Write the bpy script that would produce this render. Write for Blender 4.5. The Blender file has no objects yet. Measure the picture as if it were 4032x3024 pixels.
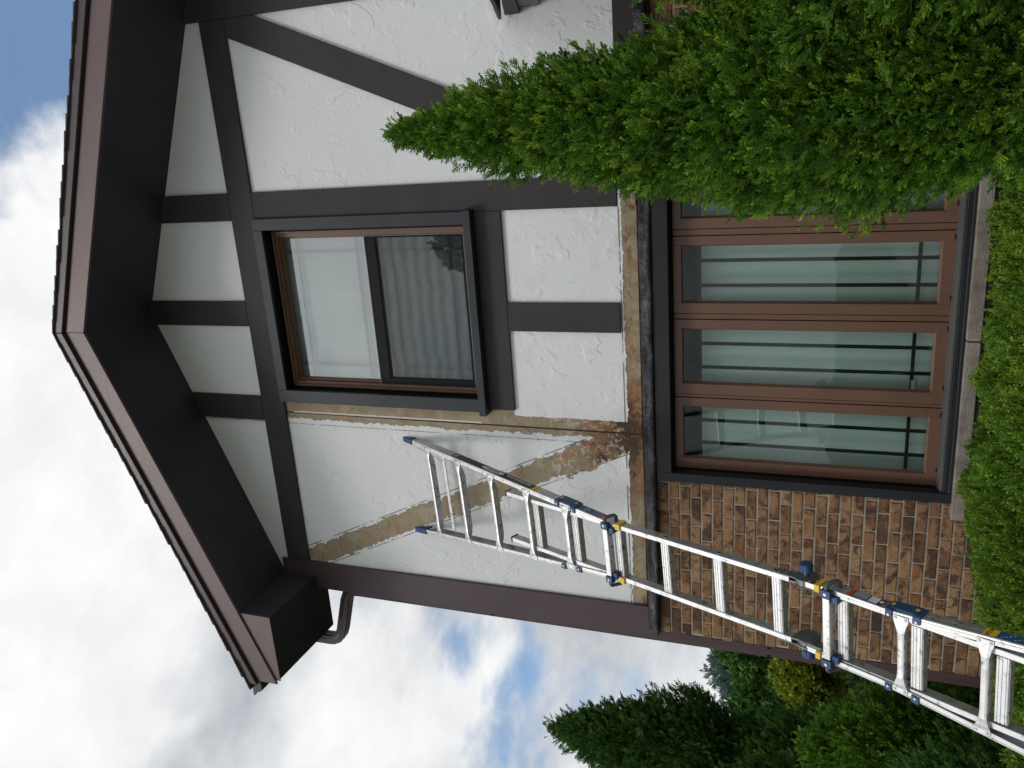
import bpy, math, random
import numpy as np
from mathutils import Matrix, Vector
R_ = math.radians
random.seed(7)
C = bpy.context.scene.collection

# ------------------------------------------------------------------ camera
cam_d = bpy.data.cameras.new('camera'); cam = bpy.data.objects.new('camera', cam_d); C.objects.link(cam)
cam_d.sensor_fit = 'HORIZONTAL'; cam_d.sensor_width = 36; cam_d.lens = 3303.5/4032*36
cam_d.clip_start = .05; cam_d.clip_end = 3000
r_, u_, f_ = Vector((.9530, .2990, .0389)), Vector((.0710, -.3489, .9345)), Vector((-.2930, .8881, .3542))
r_.normalize(); f_ = (f_ - r_*f_.dot(r_)).normalized(); u_ = r_.cross(f_)
m = Matrix((-u_, r_, -f_)).transposed().to_4x4(); m.translation = (0, -5, 1.6)   # the phone was held on its side
cam.matrix_world = m
bpy.context.scene.camera = cam
sc = bpy.context.scene
sc.view_settings.view_transform = 'Standard'; sc.view_settings.look = 'None'
sc.view_settings.exposure = 0.04; sc.view_settings.gamma = 1
sc.render.resolution_x = 1024; sc.render.resolution_y = 768

# ------------------------------------------------------------------ node helpers
class G:
    def __init__(s, nt): s.nt = nt; s.n = nt.nodes; s.l = nt.links
    def node(s, t, **kw):
        n = s.n.new(t)
        for k, v in kw.items(): setattr(n, k, v)
        return n
    def put(s, sock, v):
        if hasattr(v, 'is_linked') or isinstance(v, bpy.types.NodeSocket): s.l.new(v, sock)
        else: sock.default_value = v
    def M(s, op, a, b=0., c=0., clamp=False):
        n = s.node('ShaderNodeMath', operation=op, use_clamp=clamp)
        s.put(n.inputs[0], a); s.put(n.inputs[1], b); s.put(n.inputs[2], c); return n.outputs[0]
    def ss(s, v, a, b):          # smoothstep
        n = s.node('ShaderNodeMapRange', interpolation_type='SMOOTHSTEP')
        s.put(n.inputs[0], v); n.inputs[1].default_value = a; n.inputs[2].default_value = b; return n.outputs[0]
    def noise(s, vec, scale, detail=4, rough=.55, dist=0., dims='3D', out=0):
        n = s.node('ShaderNodeTexNoise', noise_dimensions=dims)
        if vec is not None: s.l.new(vec, n.inputs['Vector'])
        n.inputs['Scale'].default_value = scale; n.inputs['Detail'].default_value = detail
        n.inputs['Roughness'].default_value = rough; n.inputs['Distortion'].default_value = dist
        return n.outputs[out]
    def mix(s, f, a, b):
        n = s.node('ShaderNodeMix', data_type='RGBA')
        s.put(n.inputs[0], f)
        for q, v in ((6, a), (7, b)):
            if isinstance(v, bpy.types.NodeSocket): s.l.new(v, n.inputs[q])
            else: n.inputs[q].default_value = (*v, 1) if len(v) == 3 else v
        return n.outputs[2]
    def mapping(s, vec, scale=(1, 1, 1), loc=(0, 0, 0), rot=(0, 0, 0)):
        n = s.node('ShaderNodeMapping'); s.l.new(vec, n.inputs[0])
        n.inputs['Scale'].default_value = scale; n.inputs['Location'].default_value = loc; n.inputs['Rotation'].default_value = rot
        return n.outputs[0]
    def ramp(s, f, stops):
        n = s.node('ShaderNodeValToRGB'); s.put(n.inputs[0], f); e = n.color_ramp.elements
        while len(e) < len(stops): e.new(.5)
        for q, (p, c) in enumerate(stops): e[q].position = p; e[q].color = (*c, 1)
        return n.outputs[0]
    def bump(s, h, dist, strength=1.):
        n = s.node('ShaderNodeBump'); n.inputs['Strength'].default_value = strength; n.inputs['Distance'].default_value = dist
        s.put(n.inputs['Height'], h); return n.outputs[0]

def mat(name, col=(.5, .5, .5), rough=.6, metal=0., spec=.5):
    m = bpy.data.materials.new(name); m.use_nodes = True
    g = G(m.node_tree); b = m.node_tree.nodes['Principled BSDF']
    b.inputs['Base Color'].default_value = (*col, 1); b.inputs['Roughness'].default_value = rough
    b.inputs['Metallic'].default_value = metal; b.inputs['Specular IOR Level'].default_value = spec
    tc = g.node('ShaderNodeTexCoord'); g.obj = tc.outputs['Object']; g.b = b; g.m = m
    return m, g

# ------------------------------------------------------------------ world: nishita sky under broken cloud
SUN_EL, SUN_AZ = 50., 205.
w = bpy.data.worlds.new('World'); sc.world = w; w.use_nodes = True
g = G(w.node_tree); bg = w.node_tree.nodes['Background']
sky = g.node('ShaderNodeTexSky', sky_type='NISHITA'); sky.sun_disc = False
sky.sun_elevation = R_(SUN_EL); sky.sun_rotation = R_(SUN_AZ); sky.air_density = 1.1; sky.dust_density = .6
tc = g.node('ShaderNodeTexCoord'); sep = g.node('ShaderNodeSeparateXYZ'); g.l.new(tc.outputs['Generated'], sep.inputs[0])
zc = g.M('ADD', g.M('MAXIMUM', sep.outputs[2], 0.), .32)
P = g.mapping(tc.outputs['Generated'], scale=(1, 1, 1.7))
n1 = g.noise(g.mapping(P, loc=(3.1, 1.7, 0)), 2.6, 10, .50, .15)
n2 = g.noise(g.mapping(P, loc=(9, 4, 0)), 9.0, 8, .6, .2)
n3 = g.noise(g.mapping(P, loc=(1, 8, 0)), 2.7, 6, .48, .2)
def lobe(d, width):
    v = g.node('ShaderNodeVectorMath', operation='DOT_PRODUCT'); g.l.new(tc.outputs['Generated'], v.inputs[0])
    dn = Vector(d).normalized(); v.inputs[1].default_value = dn
    return g.ss(v.outputs['Value'], 1-width, 1.)
def pixdir(X, Y): return tuple((Y0_*r_+X0_*u_+3303.5*f_).normalized() for Y0_, X0_ in ((1512-Y, 2016-X),))[0]
bias = g.M('MULTIPLY', lobe(pixdir(60, 100), .05), .175)     # where the real sky shows blue gaps
for (px, py, wd, am) in ((230, 1330, .0022, .10), (2250, 2960, .009, .17), (2360, 2520, .006, .17), (1950, 2560, .003, .11)):
    bias = g.M('ADD', bias, g.M('MULTIPLY', lobe(pixdir(px, py), wd), am))
dens = g.M('SUBTRACT', g.M('ADD', n1, .16), bias)
dens = g.M('ADD', dens, g.M('MULTIPLY', g.M('SUBTRACT', n2, .5), .22))
cov = g.ss(dens, .43, .56)
cb = g.M('ADD', g.M('MULTIPLY', g.ss(n3, .32, .62), .72), g.M('MULTIPLY', g.ss(n2, .3, .72), .32))
ccol = g.ramp(cb, [(0., (4.5, 4.8, 5.2)), (.35, (6.6, 6.85, 7.2)), (.7, (8.9, 9.0, 9.1)), (1., (10.2, 10.2, 10.2))])
skyc = g.node('ShaderNodeMix', data_type='RGBA', blend_type='ADD'); skyc.inputs[0].default_value = 1
g.l.new(sky.outputs[0], skyc.inputs[6]); skyc.inputs[7].default_value = (.9, 1.5, 2.4, 1)
g.l.new(g.mix(cov, skyc.outputs[2], ccol), bg.inputs[0]); bg.inputs[1].default_value = .095

sd = bpy.data.lights.new('sun', 'SUN'); sd.energy = 1.2; sd.angle = R_(16); sd.color = (1, .96, .9)
so = bpy.data.objects.new('sun', sd); C.objects.link(so)
az = R_(SUN_AZ)   # direction towards the sun: blender sky rotation 0 = +Y, clockwise seen from above
sv = Vector((math.sin(az)*math.cos(R_(SUN_EL)), math.cos(az)*math.cos(R_(SUN_EL)), math.sin(R_(SUN_EL))))
so.rotation_euler = sv.to_track_quat('Z', 'Y').to_euler()

# ------------------------------------------------------------------ mesh helpers
class MB:
    def __init__(s): s.v = []; s.f = []; s.mi = []; s.cur = 0
    def add(s, vs, fs):
        o = len(s.v); s.v += [tuple(q) for q in vs]; s.f += [tuple(i+o for i in f) for f in fs]; s.mi += [s.cur]*len(fs)
    def hexa(s, p):   # 8 points: bottom 4 (ccw) then top 4
        s.add(p, [(0, 3, 2, 1), (4, 5, 6, 7), (0, 1, 5, 4), (1, 2, 6, 5), (2, 3, 7, 6), (3, 0, 4, 7)])
    def box(s, x0, x1, y0, y1, z0, z1):
        s.hexa([(x0, y0, z0), (x1, y0, z0), (x1, y1, z0), (x0, y1, z0), (x0, y0, z1), (x1, y0, z1), (x1, y1, z1), (x0, y1, z1)])
    def prism(s, poly, y0, y1):   # poly in x,z ; extruded along y
        n = len(poly); vs = [(x, y0, z) for x, z in poly] + [(x, y1, z) for x, z in poly]
        fs = [tuple(range(n)), tuple(range(2*n-1, n-1, -1))] + [(i, i+n, (i+1) % n+n, (i+1) % n) for i in range(n)]
        s.add(vs, fs)
    def loft(s, rings, cap=True, closed=True):
        n = len(rings[0]); vs = [p for r in rings for p in r]; fs = []
        for k in range(len(rings)-1):
            for i in range(n if closed else n-1):
                j = (i+1) % n; fs.append((k*n+i, k*n+j, (k+1)*n+j, (k+1)*n+i))
        if cap: fs += [tuple(range(n-1, -1, -1)), tuple((len(rings)-1)*n+i for i in range(n))]
        s.add(vs, fs)
    def tube(s, pts, rad, n=10, prof=None):
        rings = []; pts = [Vector(p) for p in pts]
        for k, p in enumerate(pts):
            t = (pts[min(k+1, len(pts)-1)]-pts[max(k-1, 0)]).normalized()
            a = Vector((0, 1, 0)) if abs(t.y) < .9 else Vector((1, 0, 0)); b = t.cross(a).normalized(); a = b.cross(t)
            rr = rad[k] if isinstance(rad, (list, tuple)) else rad
            if prof: rings.append([p+a*q[0]+b*q[1] for q in prof])
            else: rings.append([p+a*math.cos(6.2832*i/n)*rr+b*math.sin(6.2832*i/n)*rr for i in range(n)])
        s.loft(rings)
    def build(s, name, mats, parent=None, bevel=0, smooth=False, loc=None):
        me = bpy.data.meshes.new(name)
        o0 = np.array(loc) if loc is not None else (np.array(BASE.get(parent.name, (0, 0, 0))) if parent else np.zeros(3))
        me.from_pydata([tuple(np.array(q)-o0) for q in s.v], [], s.f)
        for mm in (mats if isinstance(mats, (list, tuple)) else [mats]): me.materials.append(mm)
        me.polygons.foreach_set('material_index', s.mi)
        import bmesh
        bm = bmesh.new(); bm.from_mesh(me); bmesh.ops.recalc_face_normals(bm, faces=bm.faces); bm.to_mesh(me); bm.free()
        if smooth: me.polygons.foreach_set('use_smooth', [True]*len(me.polygons))
        o = bpy.data.objects.new(name, me); C.objects.link(o)
        if parent: o.parent = parent
        else: o.location = tuple(o0)
        BASE[o.name] = tuple(o0)
        if bevel:
            b = o.modifiers.new('bevel', 'BEVEL'); b.width = bevel; b.segments = 2; b.limit_method = 'ANGLE'
        return o
BASE = {}
def tag(o, label=None, cat=None, group=None, kind=None):
    for k, v in (('label', label), ('category', cat), ('group', group), ('kind', kind)):
        if v: o[k] = v
    return o
def empty(name, loc, label, cat, group=None):
    o = bpy.data.objects.new(name, None); C.objects.link(o); o.location = loc; BASE[o.name] = tuple(loc); o.empty_display_size = .2
    return tag(o, label, cat, group)
def B(x0, x1, y0, y1, z0, z1): q = MB(); q.box(x0, x1, y0, y1, z0, z1); return q

# ------------------------------------------------------------------ materials
def painted(name, col, rough=.5, var=.12, bumpd=.0012, spec=.4, scale=3.):
    m, g = mat(name, col, rough, spec=spec)
    n = g.noise(g.obj, scale, 6, .6); n2 = g.noise(g.mapping(g.obj, scale=(1, 1, 1)), 60, 3, .6)
    c2 = tuple(q*(1+var) for q in col); c1 = tuple(q*(1-var) for q in col)
    g.l.new(g.mix(g.ss(n, .3, .7), c1, c2), g.b.inputs['Base Color'])
    g.l.new(g.bump(g.M('ADD', g.M('MULTIPLY', n2, .4), g.M('MULTIPLY', n, 1.5)), bumpd), g.b.inputs['Normal'])
    g.l.new(g.M('ADD', g.M('MULTIPLY', n2, .15), rough-.07), g.b.inputs['Roughness'])
    return m
M_timber = painted('timber_paint', (.039, .0335, .0355), .62, spec=.25)
# knots / nail marks on the timber
def timber_marks(m):
    g = G(m.node_tree); b = m.node_tree.nodes['Principled BSDF']; tc = g.node('ShaderNodeTexCoord')
    v = g.node('ShaderNodeTexVoronoi', voronoi_dimensions='2D'); v.inputs['Scale'].default_value = 4.3; g.l.new(g.mapping(tc.outputs['Object'], rot=(R_(-90), 0, 0)), v.inputs['Vector'])
    k = g.M('LESS_THAN', v.outputs['Distance'], .020)
    old = b.inputs['Base Color'].links[0].from_socket
    g.l.new(g.mix(g.M('MULTIPLY', k, .75), old, (.012, .010, .010)), b.inputs['Base Color'])
timber_marks(M_timber)
M_trim = painted('charcoal_trim', (.023, .029, .036), .48, spec=.3)
M_black = painted('black_trim', (.014, .016, .020), .42, spec=.3)
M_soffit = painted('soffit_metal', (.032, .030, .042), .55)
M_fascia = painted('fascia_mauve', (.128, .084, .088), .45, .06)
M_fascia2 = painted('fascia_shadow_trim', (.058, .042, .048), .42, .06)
M_corner = painted('corner_mauve_brown', (.062, .040, .046), .45, .07)
M_down = painted('downspout_brown', (.060, .034, .038), .38, .1)
M_reveal = painted('dark_reveal', (.008, .009, .011), .7, spec=.08)
M_frame = painted('window_brown', (.150, .082, .055), .36, .1)
M_frame2 = painted('window_brown_clad', (.140, .072, .046), .32, .14, scale=1.2)
M_sash = painted('sash_black', (.007, .007, .008), .5, spec=.12)
M_grille = painted('grille_white', (.17, .14, .21), .5)
M_gril2 = painted('grille_dark', (.008, .008, .010), .6, spec=.1)
M_gray = painted('gray_sill_cladding', (.085, .082, .084), .5)
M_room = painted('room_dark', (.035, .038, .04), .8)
M_silver = mat('rivet_metal', (.45, .46, .47), .4, .8)[0]; M_edge = mat('screen_edge_metal', (.16, .17, .17), .5, .2)[0]

# stone sill
m, g = mat('stone_sill', (.3, .27, .23), .85)
n = g.noise(g.obj, 9, 8, .65); n2 = g.noise(g.mapping(g.obj, scale=(30, 30, 140)), 1, 4, .6)
g.l.new(g.ramp(n, [(.25, (.10, .085, .07)), (.45, (.22, .19, .16)), (.7, (.34, .31, .27))]), g.b.inputs['Base Color'])
g.l.new(g.bump(g.M('ADD', n, n2), .004), g.b.inputs['Normal']); M_stone = m

# bricks: per brick random value in attribute 'rnd'
m, g = mat('brick', (.2, .12, .08), .85, spec=.25)
at = g.node('ShaderNodeAttribute', attribute_name='rnd'); rn = at.outputs['Fac']; rc = at.outputs['Vector']
base = g.ramp(rn, [(0., (.045, .032, .027)), (.16, (.085, .050, .034)), (.36, (.165, .082, .044)), (.58, (.230, .122, .062)), (.80, (.290, .175, .090)), (1., (.38, .27, .155))])
adv = g.node('ShaderNodeVectorMath', operation='MULTIPLY_ADD'); g.l.new(rc, adv.inputs[0]); adv.inputs[1].default_value = (7, 13, 5); g.l.new(g.obj, adv.inputs[2])
V = adv.outputs[0]
n = g.noise(V, 13, 7, .65, 1.0); n2 = g.noise(V, 38, 6, .65, .4); n3 = g.noise(V, 5, 3, .5, 1.2)
c = g.mix(g.M('MULTIPLY', g.ss(n, .48, .60), .85), base, (.050, .032, .026))
c = g.mix(g.M('MULTIPLY', g.ss(n3, .50, .62), .7), c, (.34, .205, .105))
c = g.mix(g.M('MULTIPLY', g.ss(n2, .60, .74), .45), c, (.33, .20, .13))
c = g.mix(g.M('MULTIPLY', g.ss(n2, .42, .30), .6), c, (.022, .017, .016))
g.l.new(c, g.b.inputs['Base Color'])
rid = g.M('SUBTRACT', 1, g.ss(g.M('ABSOLUTE', g.M('SUBTRACT', g.noise(V, 13, 2, .5, 1.5), .5)), 0, .03))
g.l.new(g.bump(g.M('ADD', g.M('MULTIPLY', n2, 1.), g.M('MULTIPLY', rid, .35)), .006), g.b.inputs['Normal']); M_brick = m
m, g = mat('mortar', (.36, .33, .28), .95, spec=.1)
n = g.noise(g.obj, 45, 6, .7); g.l.new(g.mix(n, (.25, .22, .18), (.46, .42, .36)), g.b.inputs['Base Color'])
g.l.new(g.bump(n, .004), g.b.inputs['Normal']); M_mortar = m

# stucco panel wall with the bare strips left by the missing boards
m, g = mat('stucco_white', (.7, .72, .73), .75, spec=.3)
sp = g.node('ShaderNodeSeparateXYZ'); g.l.new(g.obj, sp.inputs[0]); X, Z = g.M('ADD', sp.outputs[0], -1.19), sp.outputs[2]   # wall x measured from the scene origin
rg = g.noise(g.obj, 22, 6, .65); rg2 = g.noise(g.mapping(g.obj, loc=(5, 0, 3)), 7, 4, .6)
rag = g.M('MULTIPLY', g.M('SUBTRACT', g.M('ADD', g.M('MULTIPLY', rg, .85), g.M('MULTIPLY', rg2, .65)), .75), .15)
def band(a, lo, hi, soft=.0025, r=None):      # 1 inside lo..hi with ragged edges
    rr = rag if r is None else r
    d = g.M('MINIMUM', g.M('SUBTRACT', a, lo), g.M('SUBTRACT', hi, a))
    return g.ss(g.M('ADD', d, rr), -soft, soft)
r_l = g.M('MULTIPLY', rag, .55)
vstrip = g.M('MULTIPLY', g.M('MULTIPLY', g.ss(g.M('ADD', g.M('SUBTRACT', X, -2.005), r_l), -.002, .002), g.ss(g.M('ADD', g.M('SUBTRACT', -1.885, X), g.M('MULTIPLY', rag, .25)), -.002, .002)), g.M('LESS_THAN', Z, 5.47))
vs_hi = g.M('MULTIPLY', g.M('MULTIPLY', g.M('GREATER_THAN', X, -1.957), g.M('LESS_THAN', X, -1.8)), g.M('GREATER_THAN', Z, 3.6))
vstrip = g.M('MULTIPLY', g.M('MAXIMUM', vstrip, vs_hi), g.M('LESS_THAN', Z, 5.47))
cc, ssn = math.cos(math.atan(.455)), math.sin(math.atan(.455))
u = g.M('ADD', g.M('MULTIPLY', g.M('ADD', X, 2.263), cc), g.M('MULTIPLY', g.M('SUBTRACT', Z, 3.40), ssn))   # distance from the missing brace's axis
dlen = g.M('MULTIPLY', g.M('LESS_THAN', Z, 5.463), g.M('GREATER_THAN', Z, 2.7))
dstrip = g.M('MULTIPLY', band(u, -.080, .078, r=g.M('MULTIPLY', rag, .75)), dlen)
fan = g.M('MULTIPLY', band(u, -.10, .085), g.M('LESS_THAN', Z, 3.25))     # widens near the foot of the brace
bstrip = g.ss(g.M('ADD', g.M('SUBTRACT', 2.815, Z), g.M('MULTIPLY', rag, .35)), -.002, .002)
bare = g.M('MAXIMUM', g.M('MAXIMUM', vstrip, bstrip), g.M('MAXIMUM', dstrip, g.M('MULTIPLY', fan, dlen)))
bare = g.M('MULTIPLY', bare, g.M('LESS_THAN', X, -.3))
def line(a, p, wd, nz=.5):
    k = g.M('LESS_THAN', g.M('ABSOLUTE', g.M('SUBTRACT', a, p)), wd)
    return g.M('MULTIPLY', k, g.ss(g.noise(g.obj, 6, 5, .7), .40, .52))
lines = g.M('MAXIMUM', g.M('MULTIPLY', g.M('MAXIMUM', line(u, -.100, .0030), line(u, .098, .0034)), dlen), g.M('MULTIPLY', g.M('MAXIMUM', line(X, -2.045, .0022), line(Z, 2.832, .004)), g.M('LESS_THAN', X, -.32)))
lines = g.M('MULTIPLY', lines, g.M('LESS_THAN', X, -.5))
seam = g.M('MULTIPLY', g.M('LESS_THAN', g.M('ABSOLUTE', g.M('SUBTRACT', X, g.M('SUBTRACT', -1.960, g.M('MULTIPLY', g.M('SUBTRACT', Z, 4.), -.003)))), .0055), g.M('LESS_THAN', Z, 5.47))
white = g.mix(g.noise(g.obj, 1.6, 5, .6), (.66, .685, .70), (.745, .765, .775))
# bare hardboard: beige with pinkish patches, rust and rot
n = g.noise(g.mapping(g.obj, loc=(1, 2, 3)), 9, 6, .6); n2 = g.noise(g.mapping(g.obj, scale=(1, 1, .7)), 26, 6, .7, .5)
tan = g.mix(g.ss(n, .5, .68), (.30, .252, .172), (.34, .195, .125))
tan = g.mix(g.M('MULTIPLY', g.ss(n2, .5, .62), .6), tan, (.22, .17, .105))
sc_ = g.ss(g.M('ABSOLUTE', g.M('SUBTRACT', g.noise(g.mapping(g.obj, loc=(6, 2, 1)), 16, 4, .6, 1.2), .5)), .022, 0)
tan = g.mix(g.M('MULTIPLY', sc_, .35), tan, (.12, .085, .05)); tan = g.mix(g.M('MULTIPLY', g.ss(rg2, .52, .62), .3), tan, (.46, .42, .33))
vx = g.M('MULTIPLY', g.M('ADD', X, 1.99), 1.25); vz = g.M('MULTIPLY', g.M('SUBTRACT', Z, 2.82), 1.9)
dk = g.M('SQRT', g.M('ADD', g.M('MULTIPLY', vx, vx), g.M('MULTIPLY', vz, vz)))
rot = g.M('ADD', g.M('SUBTRACT', .74, dk), g.M('MULTIPLY', g.M('SUBTRACT', g.noise(g.mapping(g.obj, loc=(4, 4, 4)), 12, 7, .7, .8), .5), 1.5))
low = g.M('MULTIPLY', g.M('LESS_THAN', Z, 2.85), g.M('SUBTRACT', g.noise(g.mapping(g.obj, scale=(1, 1, 2)), 8, 6, .7, .5), .49))
rot = g.M('MAXIMUM', rot, g.M('MULTIPLY', low, 3.))
rust = g.mix(g.M('MULTIPLY', g.ss(n2, .45, .6), g.ss(dk, 1.0, .35)), (.185, .115, .060), (.36, .145, .055))
tan = g.mix(g.M('MULTIPLY', g.ss(rot, .0, .35), .85), tan, rust)
tan = g.mix(g.M('MULTIPLY', g.ss(rot, .36, .62), .9), tan, (.060, .032, .018))
wfl = g.M('MULTIPLY', g.ss(g.noise(g.mapping(g.obj, loc=(8, 1, 2)), 19, 7, .72, 1.), .53, .57), g.M('MULTIPLY', g.M('LESS_THAN', Z, 3.35), g.M('GREATER_THAN', Z, 2.84)))
tan = g.mix(g.M('MULTIPLY', wfl, .6), tan, (.56, .52, .43))
dots = g.node('ShaderNodeTexVoronoi'); dots.inputs['Scale'].default_value = 17; g.l.new(g.obj, dots.inputs['Vector'])
nail = g.M('MULTIPLY', g.M('LESS_THAN', dots.outputs['Distance'], .075), g.M('GREATER_THAN', g.noise(g.obj, 5, 1), .5))
tan = g.mix(nail, tan, (.04, .03, .02))
near = g.M('MULTIPLY', g.M('MAXIMUM', g.M('MULTIPLY', band(u, -.11, .11, r=0.), dlen), g.M('MULTIPLY', g.M('GREATER_THAN', X, -2.09), g.M('LESS_THAN', X, -1.8))), g.M('LESS_THAN', X, -1.8))
white = g.mix(g.M('MULTIPLY', g.M('MULTIPLY', nail, near), .8), white, (.09, .07, .05))
white = g.mix(g.M('MULTIPLY', g.M('MULTIPLY', near, g.ss(rg, .52, .6)), .10), white, (.4, .4, .39))
col = g.mix(bare, white, tan)
col = g.mix(g.M('MULTIPLY', lines, .8), col, (.05, .05, .045)); col = g.mix(seam, col, (.035, .020, .012))
edge = g.M('MULTIPLY', g.M('LESS_THAN', g.M('ABSOLUTE', g.M('SUBTRACT', X, -1.949)), .006), g.M('MULTIPLY', g.M('GREATER_THAN', Z, 3.85), g.M('LESS_THAN', Z, 5.40)))
col = g.mix(g.M('MULTIPLY', edge, .8), col, (.72, .68, .66))
g.l.new(col, g.b.inputs['Base Color'])
# trowel marks: thin broken ridges, plus raked combing in the lower panels
def ridge(scale, loc, wd, msk, dist=1.):
    a = g.noise(g.mapping(g.obj, loc=loc, scale=(1.25, 1, .8)), scale, 3, .55, dist)
    k = g.M('SUBTRACT', 1, g.ss(g.M('ABSOLUTE', g.M('SUBTRACT', a, .5)), 0, wd))
    mk = g.ss(g.noise(g.mapping(g.obj, loc=(loc[1], 3, loc[0])), scale*1.1, 3), msk, msk+.05)
    return g.M('MULTIPLY', k, mk), g.M('MULTIPLY', g.ss(a, .5-wd, .5+wd), mk)
k1, s1 = ridge(3.4, (1, 0, 2), .028, .51, .5); k2, s2 = ridge(8., (7, 0, 5), .045, .545, .7)
comb = g.node('ShaderNodeTexWave', wave_type='BANDS', bands_direction='X'); comb.inputs['Scale'].default_value = 26; comb.inputs['Distortion'].default_value = 1.5
g.l.new(g.mapping(g.obj, rot=(0, R_(8), 0)), comb.inputs['Vector'])
cm = g.M('MULTIPLY', g.ss(g.noise(g.mapping(g.obj, loc=(2, 0, 9)), 7, 3, .5), .56, .62), g.M('MULTIPLY', g.M('LESS_THAN', Z, 3.6), g.M('GREATER_THAN', X, -1.95)))
h = g.M('ADD', g.M('ADD', g.M('MULTIPLY', k1, .42), g.M('MULTIPLY', k2, .22)), g.M('ADD', g.M('MULTIPLY', s1, .70), g.M('MULTIPLY', s2, .32)))
h = g.M('ADD', h, g.M('MULTIPLY', g.M('MULTIPLY', comb.outputs['Fac'], cm), .45))
h = g.M('ADD', h, g.M('ADD', g.M('MULTIPLY', g.noise(g.obj, 70, 4, .6), .10), g.M('MULTIPLY', g.noise(g.obj, 5, 4, .6), .5)))
h = g.M('SUBTRACT', h, g.M('MULTIPLY', bare, 1.5)); h = g.M('ADD', h, g.M('MULTIPLY', g.M('MULTIPLY', n2, bare), .8))
h = g.M('SUBTRACT', h, g.M('MULTIPLY', g.M('MAXIMUM', seam, lines), 1.4))
g.l.new(g.bump(h, .0034), g.b.inputs['Normal']); M_stucco = m

# flashing: bent black rubbery metal
m, g = mat('flashing', (.02, .021, .026), .42, spec=.35)
n = g.noise(g.mapping(g.obj, scale=(1, 1, 3)), 6, 7, .65, .6)
g.l.new(g.ramp(n, [(.35, (.004, .005, .008)), (.52, (.012, .013, .020)), (.62, (.040, .038, .044)), (.76, (.12, .095, .08))]), g.b.inputs['Base Color'])
g.l.new(g.bump(g.noise(g.mapping(g.obj, scale=(1, 1, .6)), 14, 6, .6, .8), .02), g.b.inputs['Normal']); M_flash = m

# shingles
m, g = mat('shingle', (.06, .05, .05), .9); n = g.noise(g.obj, 180, 3, .7); n2 = g.noise(g.obj, 6, 3)
g.l.new(g.mix(g.M('MULTIPLY', g.M('ADD', n, n2), .5), (.03, .027, .028), (.13, .105, .10)), g.b.inputs['Base Color']); M_shingle = m

# glass: reflecting pane you can see through
def glassmat(name, base, rough=.0, tint=(.9, .97, .95), fk=1.6):
    m, g = mat(name); nt = m.node_tree; g.n.remove(g.b); out = [q for q in g.n if q.type == 'OUTPUT_MATERIAL'][0]
    tr = g.node('ShaderNodeBsdfTransparent'); tr.inputs[0].default_value = (*tint, 1)
    gl = g.node('ShaderNodeBsdfGlossy'); gl.inputs['Roughness'].default_value = rough; gl.inputs['Color'].default_value = (.95, 1, 1, 1)
    g.l.new(g.bump(g.noise(g.obj, 1.6, 2), .004), gl.inputs['Normal'])
    lw = g.node('ShaderNodeFresnel'); lw.inputs[0].default_value = 1.5
    f = g.M('ADD', g.M('MULTIPLY', lw.outputs[0], fk), base, clamp=True)
    mx = g.node('ShaderNodeMixShader'); g.l.new(f, mx.inputs[0]); g.l.new(tr.outputs[0], mx.inputs[1]); g.l.new(gl.outputs[0], mx.inputs[2])
    g.l.new(mx.outputs[0], out.inputs[0]); return m
M_glass_up = glassmat('glass_upper', .20)
M_glass_lo = glassmat('glass_lower', .012, tint=(.84, .95, .92), fk=.75)
# insect screen
m, g = mat('insect_screen'); g.n.remove(g.b); out = [q for q in g.n if q.type == 'OUTPUT_MATERIAL'][0]
tr = g.node('ShaderNodeBsdfTransparent'); df = g.node('ShaderNodeBsdfDiffuse'); df.inputs[0].default_value = (.035, .037, .04, 1)
wv = g.node('ShaderNodeTexWave', wave_type='BANDS', bands_direction='Z'); wv.inputs['Scale'].default_value = 3.6; wv.inputs['Distortion'].default_value = 3.2; wv.inputs['Detail'].default_value = 1.5; wv.inputs['Detail Scale'].default_value = 1.2
g.l.new(g.mapping(g.obj, scale=(1.1, 1, 1)), wv.inputs['Vector'])
f = g.M('ADD', g.M('MULTIPLY', wv.outputs['Fac'], -.12), .52)
mx = g.node('ShaderNodeMixShader'); g.l.new(f, mx.inputs[0]); g.l.new(tr.outputs[0], mx.inputs[1]); g.l.new(df.outputs[0], mx.inputs[2]); g.l.new(mx.outputs[0], out.inputs[0]); M_screen = m
def cloth(name, col, trans=.35):
    m, g = mat(name, col, .9, spec=.1); g.b.inputs['Sheen Weight'].default_value = .2
    n = g.noise(g.mapping(g.obj, scale=(14, 1, .8)), 1, 4, .6)
    g.l.new(g.mix(n, tuple(q*.75 for q in col), col), g.b.inputs['Base Color'])
    return m
M_curtain = cloth('sheer_cloth', (.74, .82, .78)); M_blind = cloth('blind_cloth', (.78, .80, .83)); 

# aluminium
m, g = mat('aluminium', (.70, .71, .72), .36, .80)
n = g.noise(g.obj, 7, 7, .7); n2 = g.noise(g.mapping(g.obj, scale=(40, 40, 6)), 1, 3, .6); n3 = g.noise(g.obj, 26, 6, .7)
c = g.mix(g.ss(n3, .55, .68), (.56, .57, .58), (.24, .23, .22)); c = g.mix(g.M('MULTIPLY', g.ss(n, .50, .66), .5), c, (.34, .33, .32))
g.l.new(c, g.b.inputs['Base Color']); g.l.new(g.M('ADD', g.M('MULTIPLY', n2, .2), .34), g.b.inputs['Roughness'])
g.l.new(g.bump(n2, .0006), g.b.inputs['Normal']); M_alu = m
m, g = mat('aluminium_dirty', (.5, .5, .5), .5, .6)
n3 = g.noise(g.obj, 30, 7, .75); c = g.mix(g.ss(n3, .50, .64), (.60, .60, .60), (.17, .165, .15)); g.l.new(c, g.b.inputs['Base Color']); M_alud = m
M_steel = mat('hinge_steel', (.16, .165, .175), .42, .6)[0]
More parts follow.
